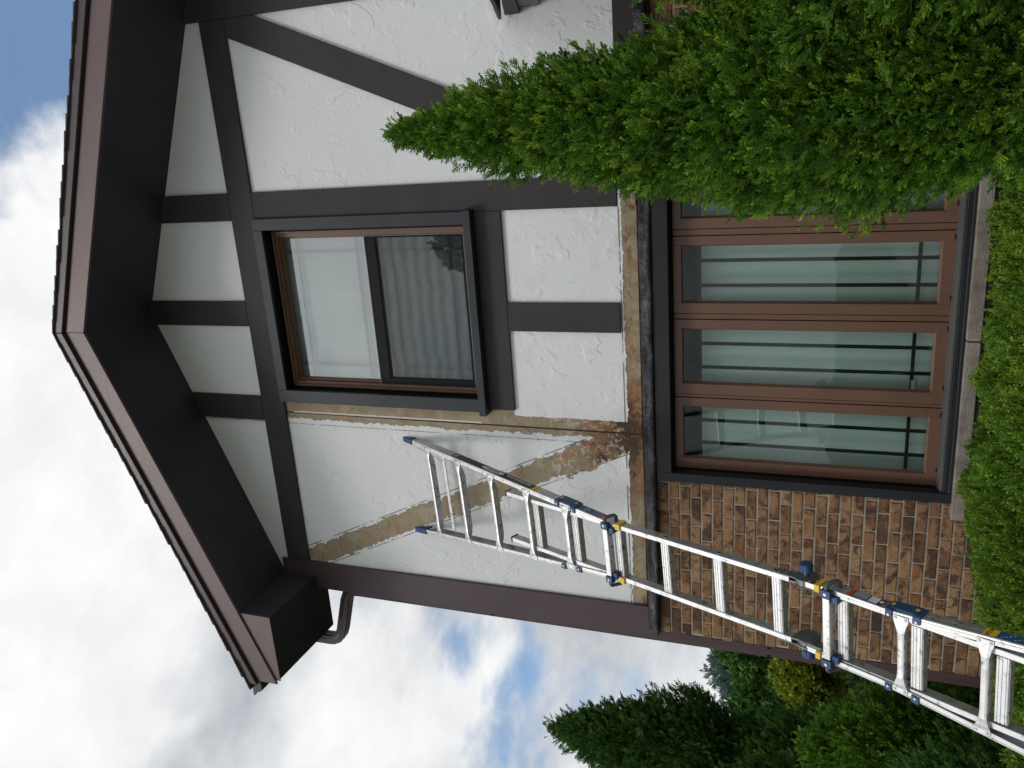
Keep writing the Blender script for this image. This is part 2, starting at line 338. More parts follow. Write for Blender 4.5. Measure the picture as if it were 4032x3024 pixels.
M_blue = painted('blue_plastic', (.020, .060, .155), .4, .15); M_navy = painted('navy_decal', (.012, .020, .045), .35, .2)
M_yel = painted('yellow_plastic', (.75, .48, .02), .45, .08); M_red = painted('red_decal', (.62, .05, .03), .4, .05)
M_whi = painted('white_decal', (.75, .76, .78), .5, .03); M_ink = painted('black_ink', (.012, .012, .014), .5, .03)
M_lblue = painted('blue_decal', (.02, .10, .22), .4, .2); M_oval = painted('royal_decal', (.02, .05, .30), .4, .05)
M_handle = mat('handle_gray', (.10, .105, .11), .45, .3)[0]; M_rub = painted('black_cap', (.02, .02, .022), .6)

# ------------------------------------------------------------------ ground
m, g = mat('lawn', (.06, .09, .03), .95, spec=.1)
n = g.noise(g.obj, 1.3, 6, .6); n2 = g.noise(g.obj, 60, 4, .7)
g.l.new(g.mix(g.M('MULTIPLY', g.M('ADD', n, n2), .5), (.035, .055, .018), (.10, .13, .045)), g.b.inputs['Base Color'])
g.l.new(g.bump(n2, .03), g.b.inputs['Normal'])
q = MB(); q.add([(-900, -900, 0), (900, -900, 0), (900, 900, 0), (-900, 900, 0)], [(0, 1, 2, 3)])
tag(q.build('ground', m), kind='structure')
m, g = mat('concrete', (.4, .39, .36), .9, spec=.2); n = g.noise(g.obj, 3, 7, .65); g.l.new(g.mix(n, (.30, .29, .27), (.46, .45, .42)), g.b.inputs['Base Color']); g.l.new(g.bump(n, .004), g.b.inputs['Normal'])
q = MB(); q.add([(-4.2, -40, .004), (7, -40, .004), (7, -2.2, .004), (-4.2, -2.2, .004)], [(0, 1, 2, 3)]); tag(q.build('bounce_sheet', m), kind='structure')  # unseen concrete sheet, added to brighten bounce light and window reflections

# ------------------------------------------------------------------ house
house = empty('house', (-1.19, 0, 0), 'half-timbered house with white stucco gable, dark boards and brown brick below', 'house')
def hp(mb, name, mats, bevel=0, parent=None, label=None, smooth=False):
    o = mb.build(name, mats, parent or house, bevel, smooth)
    if parent is None: pass
    if label: o['label'] = label
    return o
YS = .022
RX, RZ = -1.19, 6.595
def gz(x): return RZ-.401*abs(x-RX)
WX0, WX1, WZ0, WZ1 = -1.80, -.56, 3.84, 5.43
q = MB()
for poly in ([(-3.43, 2.722), (WX0, 2.722), (WX0, gz(WX0)), (-3.43, gz(-3.43))], [(WX1, 2.722), (1.06, 2.722), (1.06, gz(1.06)), (WX1, gz(WX1))],
             [(WX0, 2.722), (WX1, 2.722), (WX1, WZ0), (WX0, WZ0)], [(WX0, WZ1), (WX1, WZ1), (WX1, gz(WX1)), (RX, RZ), (WX0, gz(WX0))]):
    q.add([(x, YS, z) for x, z in poly], [tuple(range(len(poly)))])
    q.add([(x, YS+.012, z) for x, z in poly], [tuple(range(len(poly)))])
q.add([(-3.43, YS, 2.722), (1.06, YS, 2.722), (1.06, YS+.012, 2.722), (-3.43, YS+.012, 2.722)], [(0, 1, 2, 3)])
hp(q, 'stucco_wall', M_stucco)
# timber boards, each its own part (fronts at y = 0)
def timber(poly, y0=0.): q = MB(); q.prism(poly, y0, YS-.001); return hp(q, 'timber_board', M_timber, .003)
def tb(x0, x1, z0, z1, y0=0.): return timber([(x0, z0), (x1, z0), (x1, z1), (x0, z1)], y0)
tb(-3.219, .815, 5.463, 5.665)
for a, b in ((-.507, -.312), (-1.285, -1.095), (-2.03, -1.832)):
    pts = [(a, 5.667), (b, 5.667), (b, gz(b)-.002)] + ([(RX, RZ-.002)] if a < RX < b else []) + [(a, gz(a)-.002)]
    timber(pts)
tb(-.503, -.315, 2.834, 5.461)
tb(.817, 1.03, 2.62, 5.83)
timber([(.700, 5.461), (.815, 5.461), (.815, 5.232), (-.185, 2.827), (-.313, 2.827), (-.313, 3.02)])
tb(-.313, .815, 2.617, 2.825)
tb(-1.840, -.505, 3.589, 3.772)
tb(-1.286, -1.095, 2.838, 3.587)
# corner board, wraps the corner
q = MB(); q.box(-3.457, -3.221, -.004, YS-.002, 2.648, 5.72); q.box(-3.457, -3.436, YS-.002, .25, 2.648, 5.72); hp(q, 'corner_board', M_corner, .003)
# siding batten seen at the foot of the right stud
hp(B(-.50, -.405, .004, YS-.002, 2.722, 2.828), 'siding_block', M_stucco)

# brick walls as real bricks
def bricks(x0, x1, z0, z1, yf, holes, axis='x'):
    L, H, J = .205, .0697, .0105
    rng = np.random.RandomState(3); vs = []; fs = []; rv = []
    row = 0; z = z1 - H
    while z > z0 - H:
        off = (.5*(row % 2)+rng.uniform(-.09, .09))*L; x = x0 - off
        while x < x1:
            a, b = max(x+J/2, x0), min(x+L-J/2, x1); c_, d_ = max(z+J/2, z0), z+H-J/2
            x += L
            segs = [(a, b)]
            for (h0, h1, k0, k1) in holes:
                if d_ > k0 and c_ < k1:
                    ns = []
                    for s0, s1 in segs:
                        if s1 <= h0 or s0 >= h1: ns.append((s0, s1))
                        else:
                            if s0 < h0: ns.append((s0, h0))
                            if s1 > h1: ns.append((h1, s1))
                    segs = ns
            for a, b in segs:
                if b-a < .015: continue
                jx = rng.uniform(-.0015, .0015, 4); dy = rng.uniform(-.002, .002); cf = .0035; o = len(vs)
                a2, b2, c2, d2 = a+jx[0], b+jx[1], c_+jx[2], d_+jx[3]
                ring0 = [(a2, c2), (b2, c2), (b2, d2), (a2, d2)]; ring1 = [(a2+cf, c2+cf), (b2-cf, c2+cf), (b2-cf, d2-cf), (a2+cf, d2-cf)]
                for ring, y in ((ring0, yf+.012), (ring0, yf+.003+dy), (ring1, yf+dy)):
                    for p in ring: vs.append((p[0], y, p[1]) if axis == 'x' else (y, p[0], p[1]))
                rr = tuple(rng.uniform(0, 1, 3)); rv += [rr]*12
                for k in (0, 4):
                    for i in range(4): j = (i+1) % 4; fs.append((o+k+i, o+k+j, o+k+4+j, o+k+4+i))
                fs.append((o+8, o+9, o+10, o+11))
        z -= H; row += 1
    return vs, fs, rv
GX0, GX1, GZ0, GZ1 = -2.262, -.095, .86, 2.66
def brickpart(name, args):
    vs, fs, rv = bricks(*args); q = MB(); q.v = vs; q.f = fs; q.mi = [0]*len(fs)
    o = hp(q, name, M_brick); a = o.data.attributes.new('rnd', 'FLOAT_VECTOR', 'POINT'); a.data.foreach_set('vector', np.array(rv).ravel()); return o
YB = .030
brickpart('brick_wall', (-3.425, 1.045, 0., 2.70, YB, [(GX0, GX1, GZ0, GZ1)]))
q = MB()
for x0, x1, z0, z1 in ((-3.423, GX0, 0, 2.70), (GX1, 1.044, 0, 2.70), (GX0, GX1, 0, GZ0), (GX0, GX1, GZ1, 2.70)):
    q.add([(x0, YB+.008, z0), (x1, YB+.008, z0), (x1, YB+.008, z1), (x0, YB+.008, z1)], [(0, 1, 2, 3)])
hp(q, 'mortar_bed', M_mortar)
q = MB(); q.box(-3.424, 1.04, YB+.045, 7., 2.70, 5.6); q.box(-3.40, 1.04, 1.6, 7., 0, 2.72); q.box(-3.42, -2.6, YB+.02, 1.6, 0, 2.7); q.box(.25, 1.04, YB+.02, 1.6, 0, 2.7)
# the solid body is cut back behind the upper window
q = MB()
q.box(-3.424, -2.24, YB+.02, 7, 0, 5.60); q.box(.2, 1.04, YB+.02, 7, 0, 5.60)
q.box(-2.24, .2, 1.5, 7, 0, 5.60); q.box(-2.24, .2, YB+.02, 1.5, 2.70, 3.5); q.box(-2.24, .2, YB+.02, 1.5, 0, .84)
hp(q, 'inner_wall', M_room)
q = MB(); q.prism([(-3.424, 5.6), (1.04, 5.6), (1.04, 5.7), (RX, 6.58), (-3.424, 5.70)], .3, 7.); hp(q, 'attic', M_room)

# flashing: crumpled strip between stucco and brick
rng = np.random.RandomState(11); nx = 150; xs = np.linspace(-3.40, .6, nx); rows = []
sm = lambda a, k: np.convolve(np.pad(a, k, mode='edge'), np.ones(2*k+1)/(2*k+1), 'valid')
w1 = sm(rng.normal(0, 1, nx), 3); w2 = sm(rng.normal(0, 1, nx), 2); w3 = sm(rng.normal(0, 1, nx), 4)
prof = [(.030, 2.722, 0), (.006, 2.712, .3), (-.016, 2.700, 1.), (-.010, 2.684, 1.2), (-.026, 2.667, 1.), (-.034, 2.651, .6), (-.036, 2.634, .4), (-.026, 2.628, .4), (.028, 2.628, 0)]
for k, (y, z, a) in enumerate(prof):
    wv_ = w1*(1 if k % 2 else .4)+w2*(.5 if k < 5 else .3)
    rows.append([(xs[i], y+a*.030*wv_[i]-.004*a, z+a*.010*w3[i]) for i in range(nx)])
q = MB(); vs = [p for r in rows for p in r]
q.add(vs, [(k*nx+i, k*nx+i+1, (k+1)*nx+i+1, (k+1)*nx+i) for k in range(len(prof)-1) for i in range(nx-1)])
hp(q, 'flashing', M_flash, smooth=True)

# ---- gable overhang: soffit, fascia, roof
YF = -.62
def fz(x): return 6.598-(.422*(RX-x) if x < RX else .402*(x-RX))
q = MB()
for x0, x1 in ((-3.9, RX), (RX, 1.5)):
    q.hexa([(x0, YF, fz(x0)), (x1, YF, fz(x1)), (x1, .3, gz(x1)), (x0, .3, gz(x0)), (x0, YF, fz(x0)+.02), (x1, YF, fz(x1)+.02), (x1, .3, gz(x1)+.02), (x0, .3, gz(x0)+.02)])
q.v = [(x, y, z) if y < .1 else (x, .021, z) for x, y, z in q.v]
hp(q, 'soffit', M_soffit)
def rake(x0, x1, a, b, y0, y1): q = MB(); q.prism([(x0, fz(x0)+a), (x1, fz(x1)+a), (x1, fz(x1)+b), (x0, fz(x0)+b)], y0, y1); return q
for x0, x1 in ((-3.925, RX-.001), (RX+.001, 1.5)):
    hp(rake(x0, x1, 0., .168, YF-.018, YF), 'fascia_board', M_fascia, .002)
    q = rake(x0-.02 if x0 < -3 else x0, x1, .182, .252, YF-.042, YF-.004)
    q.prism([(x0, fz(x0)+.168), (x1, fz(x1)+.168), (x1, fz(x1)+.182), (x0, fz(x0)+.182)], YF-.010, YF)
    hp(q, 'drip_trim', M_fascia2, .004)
# eave return box at the left corner
q = MB(); q.hexa([(-3.89, YF+.003, 5.424), (-3.35, YF+.003, 5.424), (-3.35, .14, 5.424), (-3.89, .14, 5.424), (-3.89, YF+.003, 5.468), (-3.35, YF+.003, fz(-3.35)+.005), (-3.35, .14, 5.72), (-3.89, .14, 5.50)])
ret = hp(q, 'eave_return', M_soffit)
q = MB(); q.prism([(-3.349, fz(-3.349)-.004), (-3.349, 5.418), (-3.90, 5.418), (-3.90, fz(-3.90)-.004)], YF-.004, YF+.002); hp(q, 'return_face', M_fascia, parent=ret)
# roof deck with shingle courses
rf = MB(); rng = np.random.RandomState(5)
for sgn, slope, xe in ((-1, .422, -3.99), (1, .402, 1.55)):
    nL = 26
    for k in range(nL):
        xa = xe-(xe-RX)*k/nL; xb = xe-(xe-RX)*(k+1.25)/nL
        if (xb-RX)*sgn < 0: xb = RX
        yb = .17 if xa < -3.45 else 7.5
        yf = YF-.052-rng.uniform(0, .010); za = 6.598-slope*abs(xa-RX)+.252; zb = 6.598-slope*abs(xb-RX)+.252
        rf.hexa([(xa, yf, za+.004), (xb, yf, zb), (xb, yb, zb), (xa, yb, za+.004), (xa, yf, za+.018), (xb, yf, zb+.006), (xb, yb, zb+.006), (xa, yb, za+.018)])
hp(rf, 'roof', M_shingle)
q = MB()
for x0, x1 in ((-3.44, RX), (RX, 1.4)): q.hexa([(x0, YF, fz(x0)+.06), (x1, YF, fz(x1)+.06), (x1, 7.4, fz(x1)+.06), (x0, 7.4, fz(x0)+.06), (x0, YF, fz(x0)+.25), (x1, YF, fz(x1)+.25), (x1, 7.4, fz(x1)+.25), (x0, 7.4, fz(x0)+.25)])
x0, x1 = -3.93, -3.44; q.hexa([(x0, YF, fz(x0)+.06), (x1, YF, fz(x1)+.06), (x1, .14, fz(x1)+.06), (x0, .14, fz(x0)+.06), (x0, YF, fz(x0)+.25), (x1, YF, fz(x1)+.25), (x1, .14, fz(x1)+.25), (x0, .14, fz(x0)+.25)])
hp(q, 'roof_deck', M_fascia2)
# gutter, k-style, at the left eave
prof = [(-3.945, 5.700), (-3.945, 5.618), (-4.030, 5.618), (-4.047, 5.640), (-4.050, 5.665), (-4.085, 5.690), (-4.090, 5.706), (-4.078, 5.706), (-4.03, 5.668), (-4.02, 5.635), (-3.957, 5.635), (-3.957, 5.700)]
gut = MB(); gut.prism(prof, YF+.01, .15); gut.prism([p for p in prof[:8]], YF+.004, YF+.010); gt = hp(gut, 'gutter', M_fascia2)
# downspout with elbow
a, b, r = .036, .030, .008; dprof = []
for sx, sy in ((1, 1), (-1, 1), (-1, -1), (1, -1)):
    pass
def rib(a, b):
    P = []
    for i in range(5): P.append((a*(1-2*i/4), b+(.003 if i % 2 else 0)))
    for i in range(1, 4): P.append((-a-(.003 if i % 2 == 0 else 0), b*(1-2*i/4)))
    for i in range(5): P.append((-a*(1-2*i/4), -b-(.003 if i % 2 else 0)))
    for i in range(1, 4): P.append((a+(.003 if i % 2 == 0 else 0), -b*(1-2*i/4)))
    return P
q = MB(); q.tube([(-3.985, .09, 5.62), (-3.985, .09, 5.44), (-3.98, .09, 5.39), (-3.96, .09, 5.345), (-3.92, .09, 5.315), (-3.87, .09, 5.295), (-3.58, .09, 5.215), (-3.52, .09, 5.19), (-3.485, .09, 5.14), (-3.478, .09, 5.08), (-3.478, .09, .15)], 0, prof=rib(.040, .040))
for z in (3.9, 1.9): q.box(-3.517, -3.44, .05, .13, z, z+.025)
dsp = hp(q, 'downspout', M_down, .0015)

# ---- upper window
uw = MB()
def frame(mb, x0, x1, z0, z1, wl, wr, wb, wt, y0, y1):
    mb.box(x0, x0+wl, y0, y1, z0, z1); mb.box(x1-wr, x1, y0, y1, z0, z1); mb.box(x0+wl, x1-wr, y0, y1, z0, z0+wb); mb.box(x0+wl, x1-wr, y0, y1, z1-wt, z1)
frame(uw, -1.858, -.498, 3.834, 5.478, .093, .082, .006, .076, -.024, -.001); uwt = hp(uw, 'upper_window', M_trim, .003, label='brown window with charcoal trim, white blind above and insect screen below')
q = MB(); q.hexa([(-1.868, -.07, 3.772), (-.488, -.07, 3.772), (-.488, YS-.002, 3.772), (-1.868, YS-.002, 3.772), (-1.868, -.07, 3.822), (-.488, -.07, 3.822), (-.488, YS-.002, 3.842), (-1.868, YS-.002, 3.842)]); hp(q, 'sill', M_trim, .002, parent=uwt)
q = MB(); frame(q, -1.80, -.565, 3.815, 5.425, .034, .016, .03, .024, 0., .160); hp(q, 'jamb', M_reveal, parent=uwt)
q = MB(); frame(q, -1.766, -.582, 3.845, 5.40, .045, .062, .036, .036, .085, .16)
frame(q, -1.752, -.600, 3.862, 5.388, .012, .012, .012, .012, .062, .085); hp(q, 'frame', M_frame, .003, parent=uwt)
q = MB(); frame(q, -1.721, -.644, 4.640, 5.364, .016, .012, .02, .012, .118, .150); hp(q, 'upper_sash', M_frame, .002, parent=uwt)
q = MB(); frame(q, -1.721, -.652, 3.902, 4.652, .045, .014, .022, .080, .100, .130); hp(q, 'lower_sash', M_sash, .002, parent=uwt)
q = MB(); frame(q, -1.724, -.649, 3.899, 4.655, .004, .004, .004, .004, .096, .101); hp(q, 'screen_edge', M_edge, parent=uwt)
q = MB(); q.add([(-1.70, .138, 4.66), (-.66, .138, 4.66), (-.66, .138, 5.352), (-1.70, .138, 5.352)], [(0, 1, 2, 3)]); hp(q, 'pane', M_glass_up, parent=uwt)
q = MB(); q.add([(-1.675, .122, 3.924), (-.666, .122, 3.924), (-.666, .122, 4.572), (-1.675, .122, 4.572)], [(0, 1, 2, 3)]); hp(q, 'pane', M_glass_up, parent=uwt)
q = MB(); q.add([(-1.675, .104, 3.924), (-.666, .104, 3.924), (-.666, .104, 4.572), (-1.675, .104, 4.572)], [(0, 1, 2, 3)]); hp(q, 'insect_screen', M_screen, parent=uwt)
for z0, z1, hz in ((4.66, 5.352, (5.243, 4.749)), (3.924, 4.572, (4.47, 4.03))):
    q = MB()
    for z in hz: q.box(-1.70, -.66, .142, .150, z-.010, z+.010)
    for x in (-1.60, -.757): q.box(x-.010, x+.010, .1425, .1495, z0, z1)
    hp(q, 'grille', M_grille, parent=uwt)
def drape(x0, x1, z0, z1, y, amp, freq, seed, n=160):
    q = MB(); rng = np.random.RandomState(seed); xs = np.linspace(x0, x1, n); ph = rng.uniform(0, 6, 5); zz = np.linspace(z0, z1, 12); V_ = []
    for z in zz:
        s_ = (z-z0)/(z1-z0)
        for x in xs:
            V_.append((x, y+amp*(math.sin(freq*x+ph[0]+.8*math.sin(2.1*x+s_))+.5*math.sin(freq*2.3*x+ph[1])+.3*math.sin(freq*.37*x+ph[2]))*(1.1-.5*s_), z))
    q.add(V_, [(k*n+i, k*n+i+1, (k+1)*n+i+1, (k+1)*n+i) for k in range(11) for i in range(n-1)]); return q
o = drape(-1.84, -.54, 4.60, 5.62, .185, .003, 3, 1).build('window_blind', M_blind, smooth=True, loc=(-1.19, .185, 4.6)); tag(o, 'pale blind drawn behind the upper pane of the upstairs window', 'blind')
o = drape(-1.84, -.54, 3.80, 4.60, .20, .012, 22, 2).build('sheer_curtain', M_curtain, smooth=True, loc=(-1.19, .20, 3.8)); tag(o, 'gray sheer curtain behind the insect screen of the upstairs window', 'curtain')

# ---- ground floor window
q = MB(); frame(q, GX0, GX1, .92, 2.628, .062, .06, .02, .098, -.022, .05); gwt = hp(q, 'ground_window', M_black, .004, label='wide brown casement window of four narrow sashes in black trim')
q = MB(); frame(q, GX0+.037, GX1-.03, .90, 2.55, .024, .024, .02, .03, .03, .25); hp(q, 'jamb', M_reveal, parent=gwt)
q = MB(); q.box(GX0+.02, GX1, -.012, .06, .925, .966); hp(q, 'sill_board', M_black, .003, parent=gwt)
q = MB(); q.hexa([(GX0+.06, .0, .967), (GX1-.05, .0, .967), (GX1-.05, .08, .967), (GX0+.06, .08, .967), (GX0+.06, .0, .985), (GX1-.05, .0, .985), (GX1-.05, .08, .998), (GX0+.06, .08, .998)]); hp(q, 'sill_cladding', M_gray, .003, parent=gwt)
FX0 = -2.198; PX = .505
edges = [(-2.198, -1.715, -2.117, -1.783), (-1.695, -1.209, -1.613, -1.278), (-1.175, -.700, -1.098, -.766), (-.662, -.18, -.587, -.253)]
q = MB()
q.box(-2.215, -2.199, .09, .16, .985, 2.535); 
for a, b in ((-1.7145, -1.6955), (-1.208, -1.176), (-.699, -.663)): q.box(a, b, .084, .16, .985, 2.535)
q.box(-.179, -.15, .08, .16, .985, 2.535); q.box(-2.215, -.15, .10, .16, 2.524, 2.55); q.box(-2.215, -.15, .10, .16, .978, .995)
hp(q, 'window_frame', M_frame2, .002, parent=gwt)
for x0, x1, g0, g1 in edges:
    q = MB(); frame(q, x0+.003, x1-.003, .997, 2.521, g0-x0-.014, x1-g1-.014, .060, .052, .078, .125)
    for (a, b, cc_, dd) in ((g0-.014, g0, 1.055, 2.475), (g1, g1+.014, 1.055, 2.475)):
        pass
    # sloped glazing bead
    I = (g0, g1, 1.066, 2.464); O = (g0-.012, g1+.012, 1.056, 2.470)
    def fr(a, y): return [(a[0], y, a[2]), (a[1], y, a[2]), (a[1], y, a[3]), (a[0], y, a[3])]
    A, Bq = fr(O, .079), fr(I, .098)
    q.add(A+Bq, [(i, (i+1) % 4, 4+(i+1) % 4, 4+i) for i in range(4)])
    s_ = hp(q, 'sash', M_frame2, .0015, parent=gwt)
    q = MB(); q.add([(g0-.004, .1, 1.06), (g1+.004, .1, 1.06), (g1+.004, .1, 2.47), (g0-.004, .1, 2.47)], [(0, 1, 2, 3)]); hp(q, 'pane', M_glass_lo, parent=gwt)
    q = MB()
    for z in (1.162, 2.363): q.box(g0, g1, .104, .112, z-.010, z+.010)
    for x in (g0+.093, g0+.245): q.box(x-.0105, x+.0105, .1045, .1115, 1.066, 2.464)
    hp(q, 'grille', M_gril2, parent=gwt)
    for x in (x0+.09, x1-.05): hp(B(x, x+.025, .068, .077, .990, 1.003), 'latch', M_sash, parent=gwt)
# stone sill in two lengths
q = MB(); q.box(-2.345, -1.287, -.06, .029, .850, .921); q.box(-1.280, .0, -.062, .029, .850, .922); hp(q, 'stone_sill', M_stone, .006)
o = drape(-2.3, -.05, .95, 2.372, .20, .010, 17, 4, 420).build('sheer_curtain', M_curtain, smooth=True, loc=(-1.19, .2, .95)); tag(o, 'green-gray sheer curtain hanging in folds behind the ground floor casements', 'curtain')

# porch roof coming in from the right
pr = MB(); 
ps = empty('porch_roof', (.9, 0, 3.3), 'shingled porch roof corner at the edge of the wall right of the brace', 'roof')
q = MB()
for k in range(9):
    y = -.02-k*.15; z = 3.50-k*.05
    q.hexa([(.600+.004*(k % 2), y-.17, z-.075), (2.5, y-.17, z-.075), (2.5, y, z-.02), (.600+.004*(k % 2), y, z-.02), (.600+.004*(k % 2), y-.17, z-.055), (2.5, y-.17, z-.055), (2.5, y, z), (.600+.004*(k % 2), y, z)])
q.build('shingles', M_shingle, ps)
q = MB(); q.hexa([(.625, -1.38, 2.94), (2.5, -1.38, 2.94), (2.5, YS-.002, 3.38), (.625, YS-.002, 3.38), (.625, -1.38, 2.98), (2.5, -1.38, 2.98), (2.5, YS-.002, 3.475), (.625, YS-.002, 3.475)]); q.build('rake_trim', M_sash, ps, .003)
q = MB(); q.hexa([(.655, -1.36, 2.82), (2.5, -1.36, 2.82), (2.5, YS-.002, 3.26), (.655, YS-.002, 3.26), (.655, -1.36, 2.95), (2.5, -1.36, 2.95), (2.5, YS-.002, 3.39), (.655, YS-.002, 3.39)]); q.build('fascia', M_corner, ps, .003)

# ------------------------------------------------------------------ ladder
P0 = Vector((-2.456, -.100, 4.216)); D1 = Vector((.064, -.447, -.892)).normalized(); D2 = Vector((.050, -.497, -.866)).normalized()
W1 = Vector((-.998, -.021, -.061)); W1 = (W1-D1*W1.dot(D1)).normalized(); W2 = Vector((-.999, -.014, -.050)); W2 = (W2-D2*W2.dot(D2)).normalized()
N1 = W1.cross(D1); N1 = N1 if N1.y > 0 else -N1; N2 = W2.cross(D2); N2 = N2 if N2.y > 0 else -N2
TH = 2.72
def Lp(t, s, n, low=None):
    low = (t > 2.83) if low is None else low
    if low: return P0+D1*TH+D2*(t-TH)+W2*s+N2*n
    return P0+D1*t+W1*s+N1*n
def hout(t):
    if t < 1.8: return .318-.102*t if t < 1.5 else .165-.102*(t-1.5)*.9
    return .161 if t < 3.3 else .163+.092*(t-3.3)
RI = .150
foot_t = TH+1.79/.866-.02
ladder = empty('ladder', tuple(Lp(foot_t, 0, .03)), 'tall aluminium multi-position ladder with blue clamps leaning on the stucco wall', 'ladder')
def lb(mb, t0, t1, s0, s1, n0, n1, low=None, s0b=None, s1b=None):
    s0b = s0 if s0b is None else s0b; s1b = s1 if s1b is None else s1b
    mb.hexa([Lp(t0, s0, n0, low), Lp(t0, s1, n0, low), Lp(t0, s1, n1, low), Lp(t0, s0, n1, low), Lp(t1, s0b, n0, low), Lp(t1, s1b, n0, low), Lp(t1, s1b, n1, low), Lp(t1, s0b, n1, low)])
RW = .031
railprof = [(0, .0015), (.0015, 0), (.0185, 0), (.0195, .0022), (.0215, .0022), (.0225, 0), (.028, .0005), (.031, .004), (.031, .028), (.030, .030), (.030, .034), (.031, .036), (.031, .066), (.029, .068), (.0, .068), (0, .064), (.024, .062), (.024, .006), (0, .005)]
def rail(side, ts, low):
    q = MB(); rings = []
    for t in ts: rings.append([Lp(t, side*(hout(t)+a), n, low) for a, n in railprof])
    q.loft(rings); return q
inprof = [(.001, .011), (.003, .009), (.026, .009), (.028, .011), (.028, .060), (.026, .062), (.003, .062), (.001, .060)]
parts = []
for sd_ in (-1, 1):
    rail(sd_, np.linspace(-.30, 1.715, 14), False).build('outer_rail', M_alu, ladder)
    rail(sd_, list(np.linspace(2.945, 3.25, 3))+list(np.linspace(3.3, foot_t-.04, 8)), True).build('outer_rail', M_alu, ladder)
    q = MB(); q.loft([[Lp(t, sd_*(RI-.004+a), n, False) for a, n in inprof] for t in (.795, 2.775)]); ir = q.build('inner_rail', M_alu, ladder)
    q = MB(); lb(q, .783, .797, sd_*(RI-.005), sd_*(RI+.025), .008, .063, False); q.build('end_cap', M_rub, ir)
    # lower inner rail leans slightly inward as it leaves the outer rail
    q = MB(); q.loft([[Lp(t, sd_*(RI+.004+dx+a), n, True) for a, n in inprof] for t, dx in ((2.862, 0), (4.6, .0))]); q.build('inner_rail', M_alu, ladder)
    # top caps and feet
    q = MB(); h = hout(-.3); lb(q, -.325, -.175, sd_*(h-.006), sd_*(h+.039), -.009, .080, False, sd_*(hout(-.175)-.006), sd_*(hout(-.175)+.039)); q.build('rubber_cap', M_blue, ladder, .008)
    q = MB(); h = hout(foot_t); lb(q, foot_t-.09, foot_t, sd_*(h-.01), sd_*(h+.04), -.008, .078, True); q.build('foot', M_rub, ladder, .006)
def rung_outer(t, low):
    q = MB(); rings = []; H_ = hout(t)
    for s, ht, n0, n1, dt in ((-H_-.020, .033, -.004, -.0005, 0), (-H_+.002, .033, -.004, -.0005, 0), (-H_+.022, .025, -.010, .006, .002), (-H_+.055, .0160, -.012, .028, .004), (-H_+.09, .0140, -.010, .036, .004),
                               (H_-.09, .0140, -.010, .036, .004), (H_-.055, .0160, -.012, .028, .004), (H_-.022, .025, -.010, .006, .002), (H_-.002, .033, -.004, -.0005, 0), (H_+.020, .033, -.004, -.0005, 0)):
        rings.append([Lp(t+dt-ht, s, n0, low), Lp(t+dt-ht*.4, s, n0-.0015, low), Lp(t+dt+ht*.4, s, n0-.0015, low), Lp(t+dt+ht, s, n0, low), Lp(t+dt+ht, s, n1, low), Lp(t+dt-ht, s, n1, low)])
    q.loft(rings); r = q.build('rung', M_alu, ladder, .0015)
    q = MB()
    for sg in (-1, 1):
        for dt in (-.021, .021):
            q = MB(); c_ = Lp(t+dt, sg*(H_+.009), -.004, low); nn = (N2 if low else N1); dd = D2 if low else D1; ww = W1
            q.loft([[c_+dd*math.cos(a_)*rr+ww*math.sin(a_)*rr-nn*hh for a_ in np.linspace(0, 6.28, 9)[:-1]] for rr, hh in ((.0065, 0), (.006, .002), (.003, .0038))])
            q.build('rivet', M_silver, r)
    # dark dirty underside
    q = MB(); lb(q, t+.0184, t+.0192, -H_+.08, H_-.08, -.009, .036, low); q.build('rung_underside', M_alud, r)
for k in range(5): rung_outer(.332*k, False)
for t in (3.313, 3.645, 3.977, 4.309): rung_outer(t, True)
def rung_inner(t, low):
    q = MB(); h = RI-.002; n0 = .015
    pr_ = [(-.024, n0+.002), (-.022, n0), (-.015, n0), (-.014, n0+.003), (-.010, n0+.003), (-.009, n0), (-.002, n0), (-.001, n0+.003), (.003, n0+.003), (.004, n0), (.014, n0), (.015, n0+.003), (.019, n0+.003), (.020, n0), (.024, n0+.001), (.026, n0+.044), (-.024, n0+.044)]
    q.loft([[Lp(t+a, s, n, low) for a, n in pr_] for s in (-h, h)]); r = q.build('rung', M_alu, ladder)
    q = MB(); lb(q, t+.0262, t+.0272, -h, h, n0+.003, n0+.044, low); q.build('rung_underside', M_alud, r)
for k in range(3, 8): rung_inner(.332*k+.052, False)
rung_inner(2.705, False); rung_inner(3.04, True); rung_inner(3.372, True); rung_inner(3.704, True); rung_inner(4.036, True)
def cyl(mb, c_, ax, r0, h0, h1, n=18, r1=None):
    ax = ax.normalized(); a = ax.orthogonal().normalized(); b = ax.cross(a); r1 = r0 if r1 is None else r1
    mb.loft([[c_+ax*h+a*math.cos(6.2832*i/n)*r+b*math.sin(6.2832*i/n)*r for i in range(n)] for r, h in ((r0, h0), (r1, h1))])
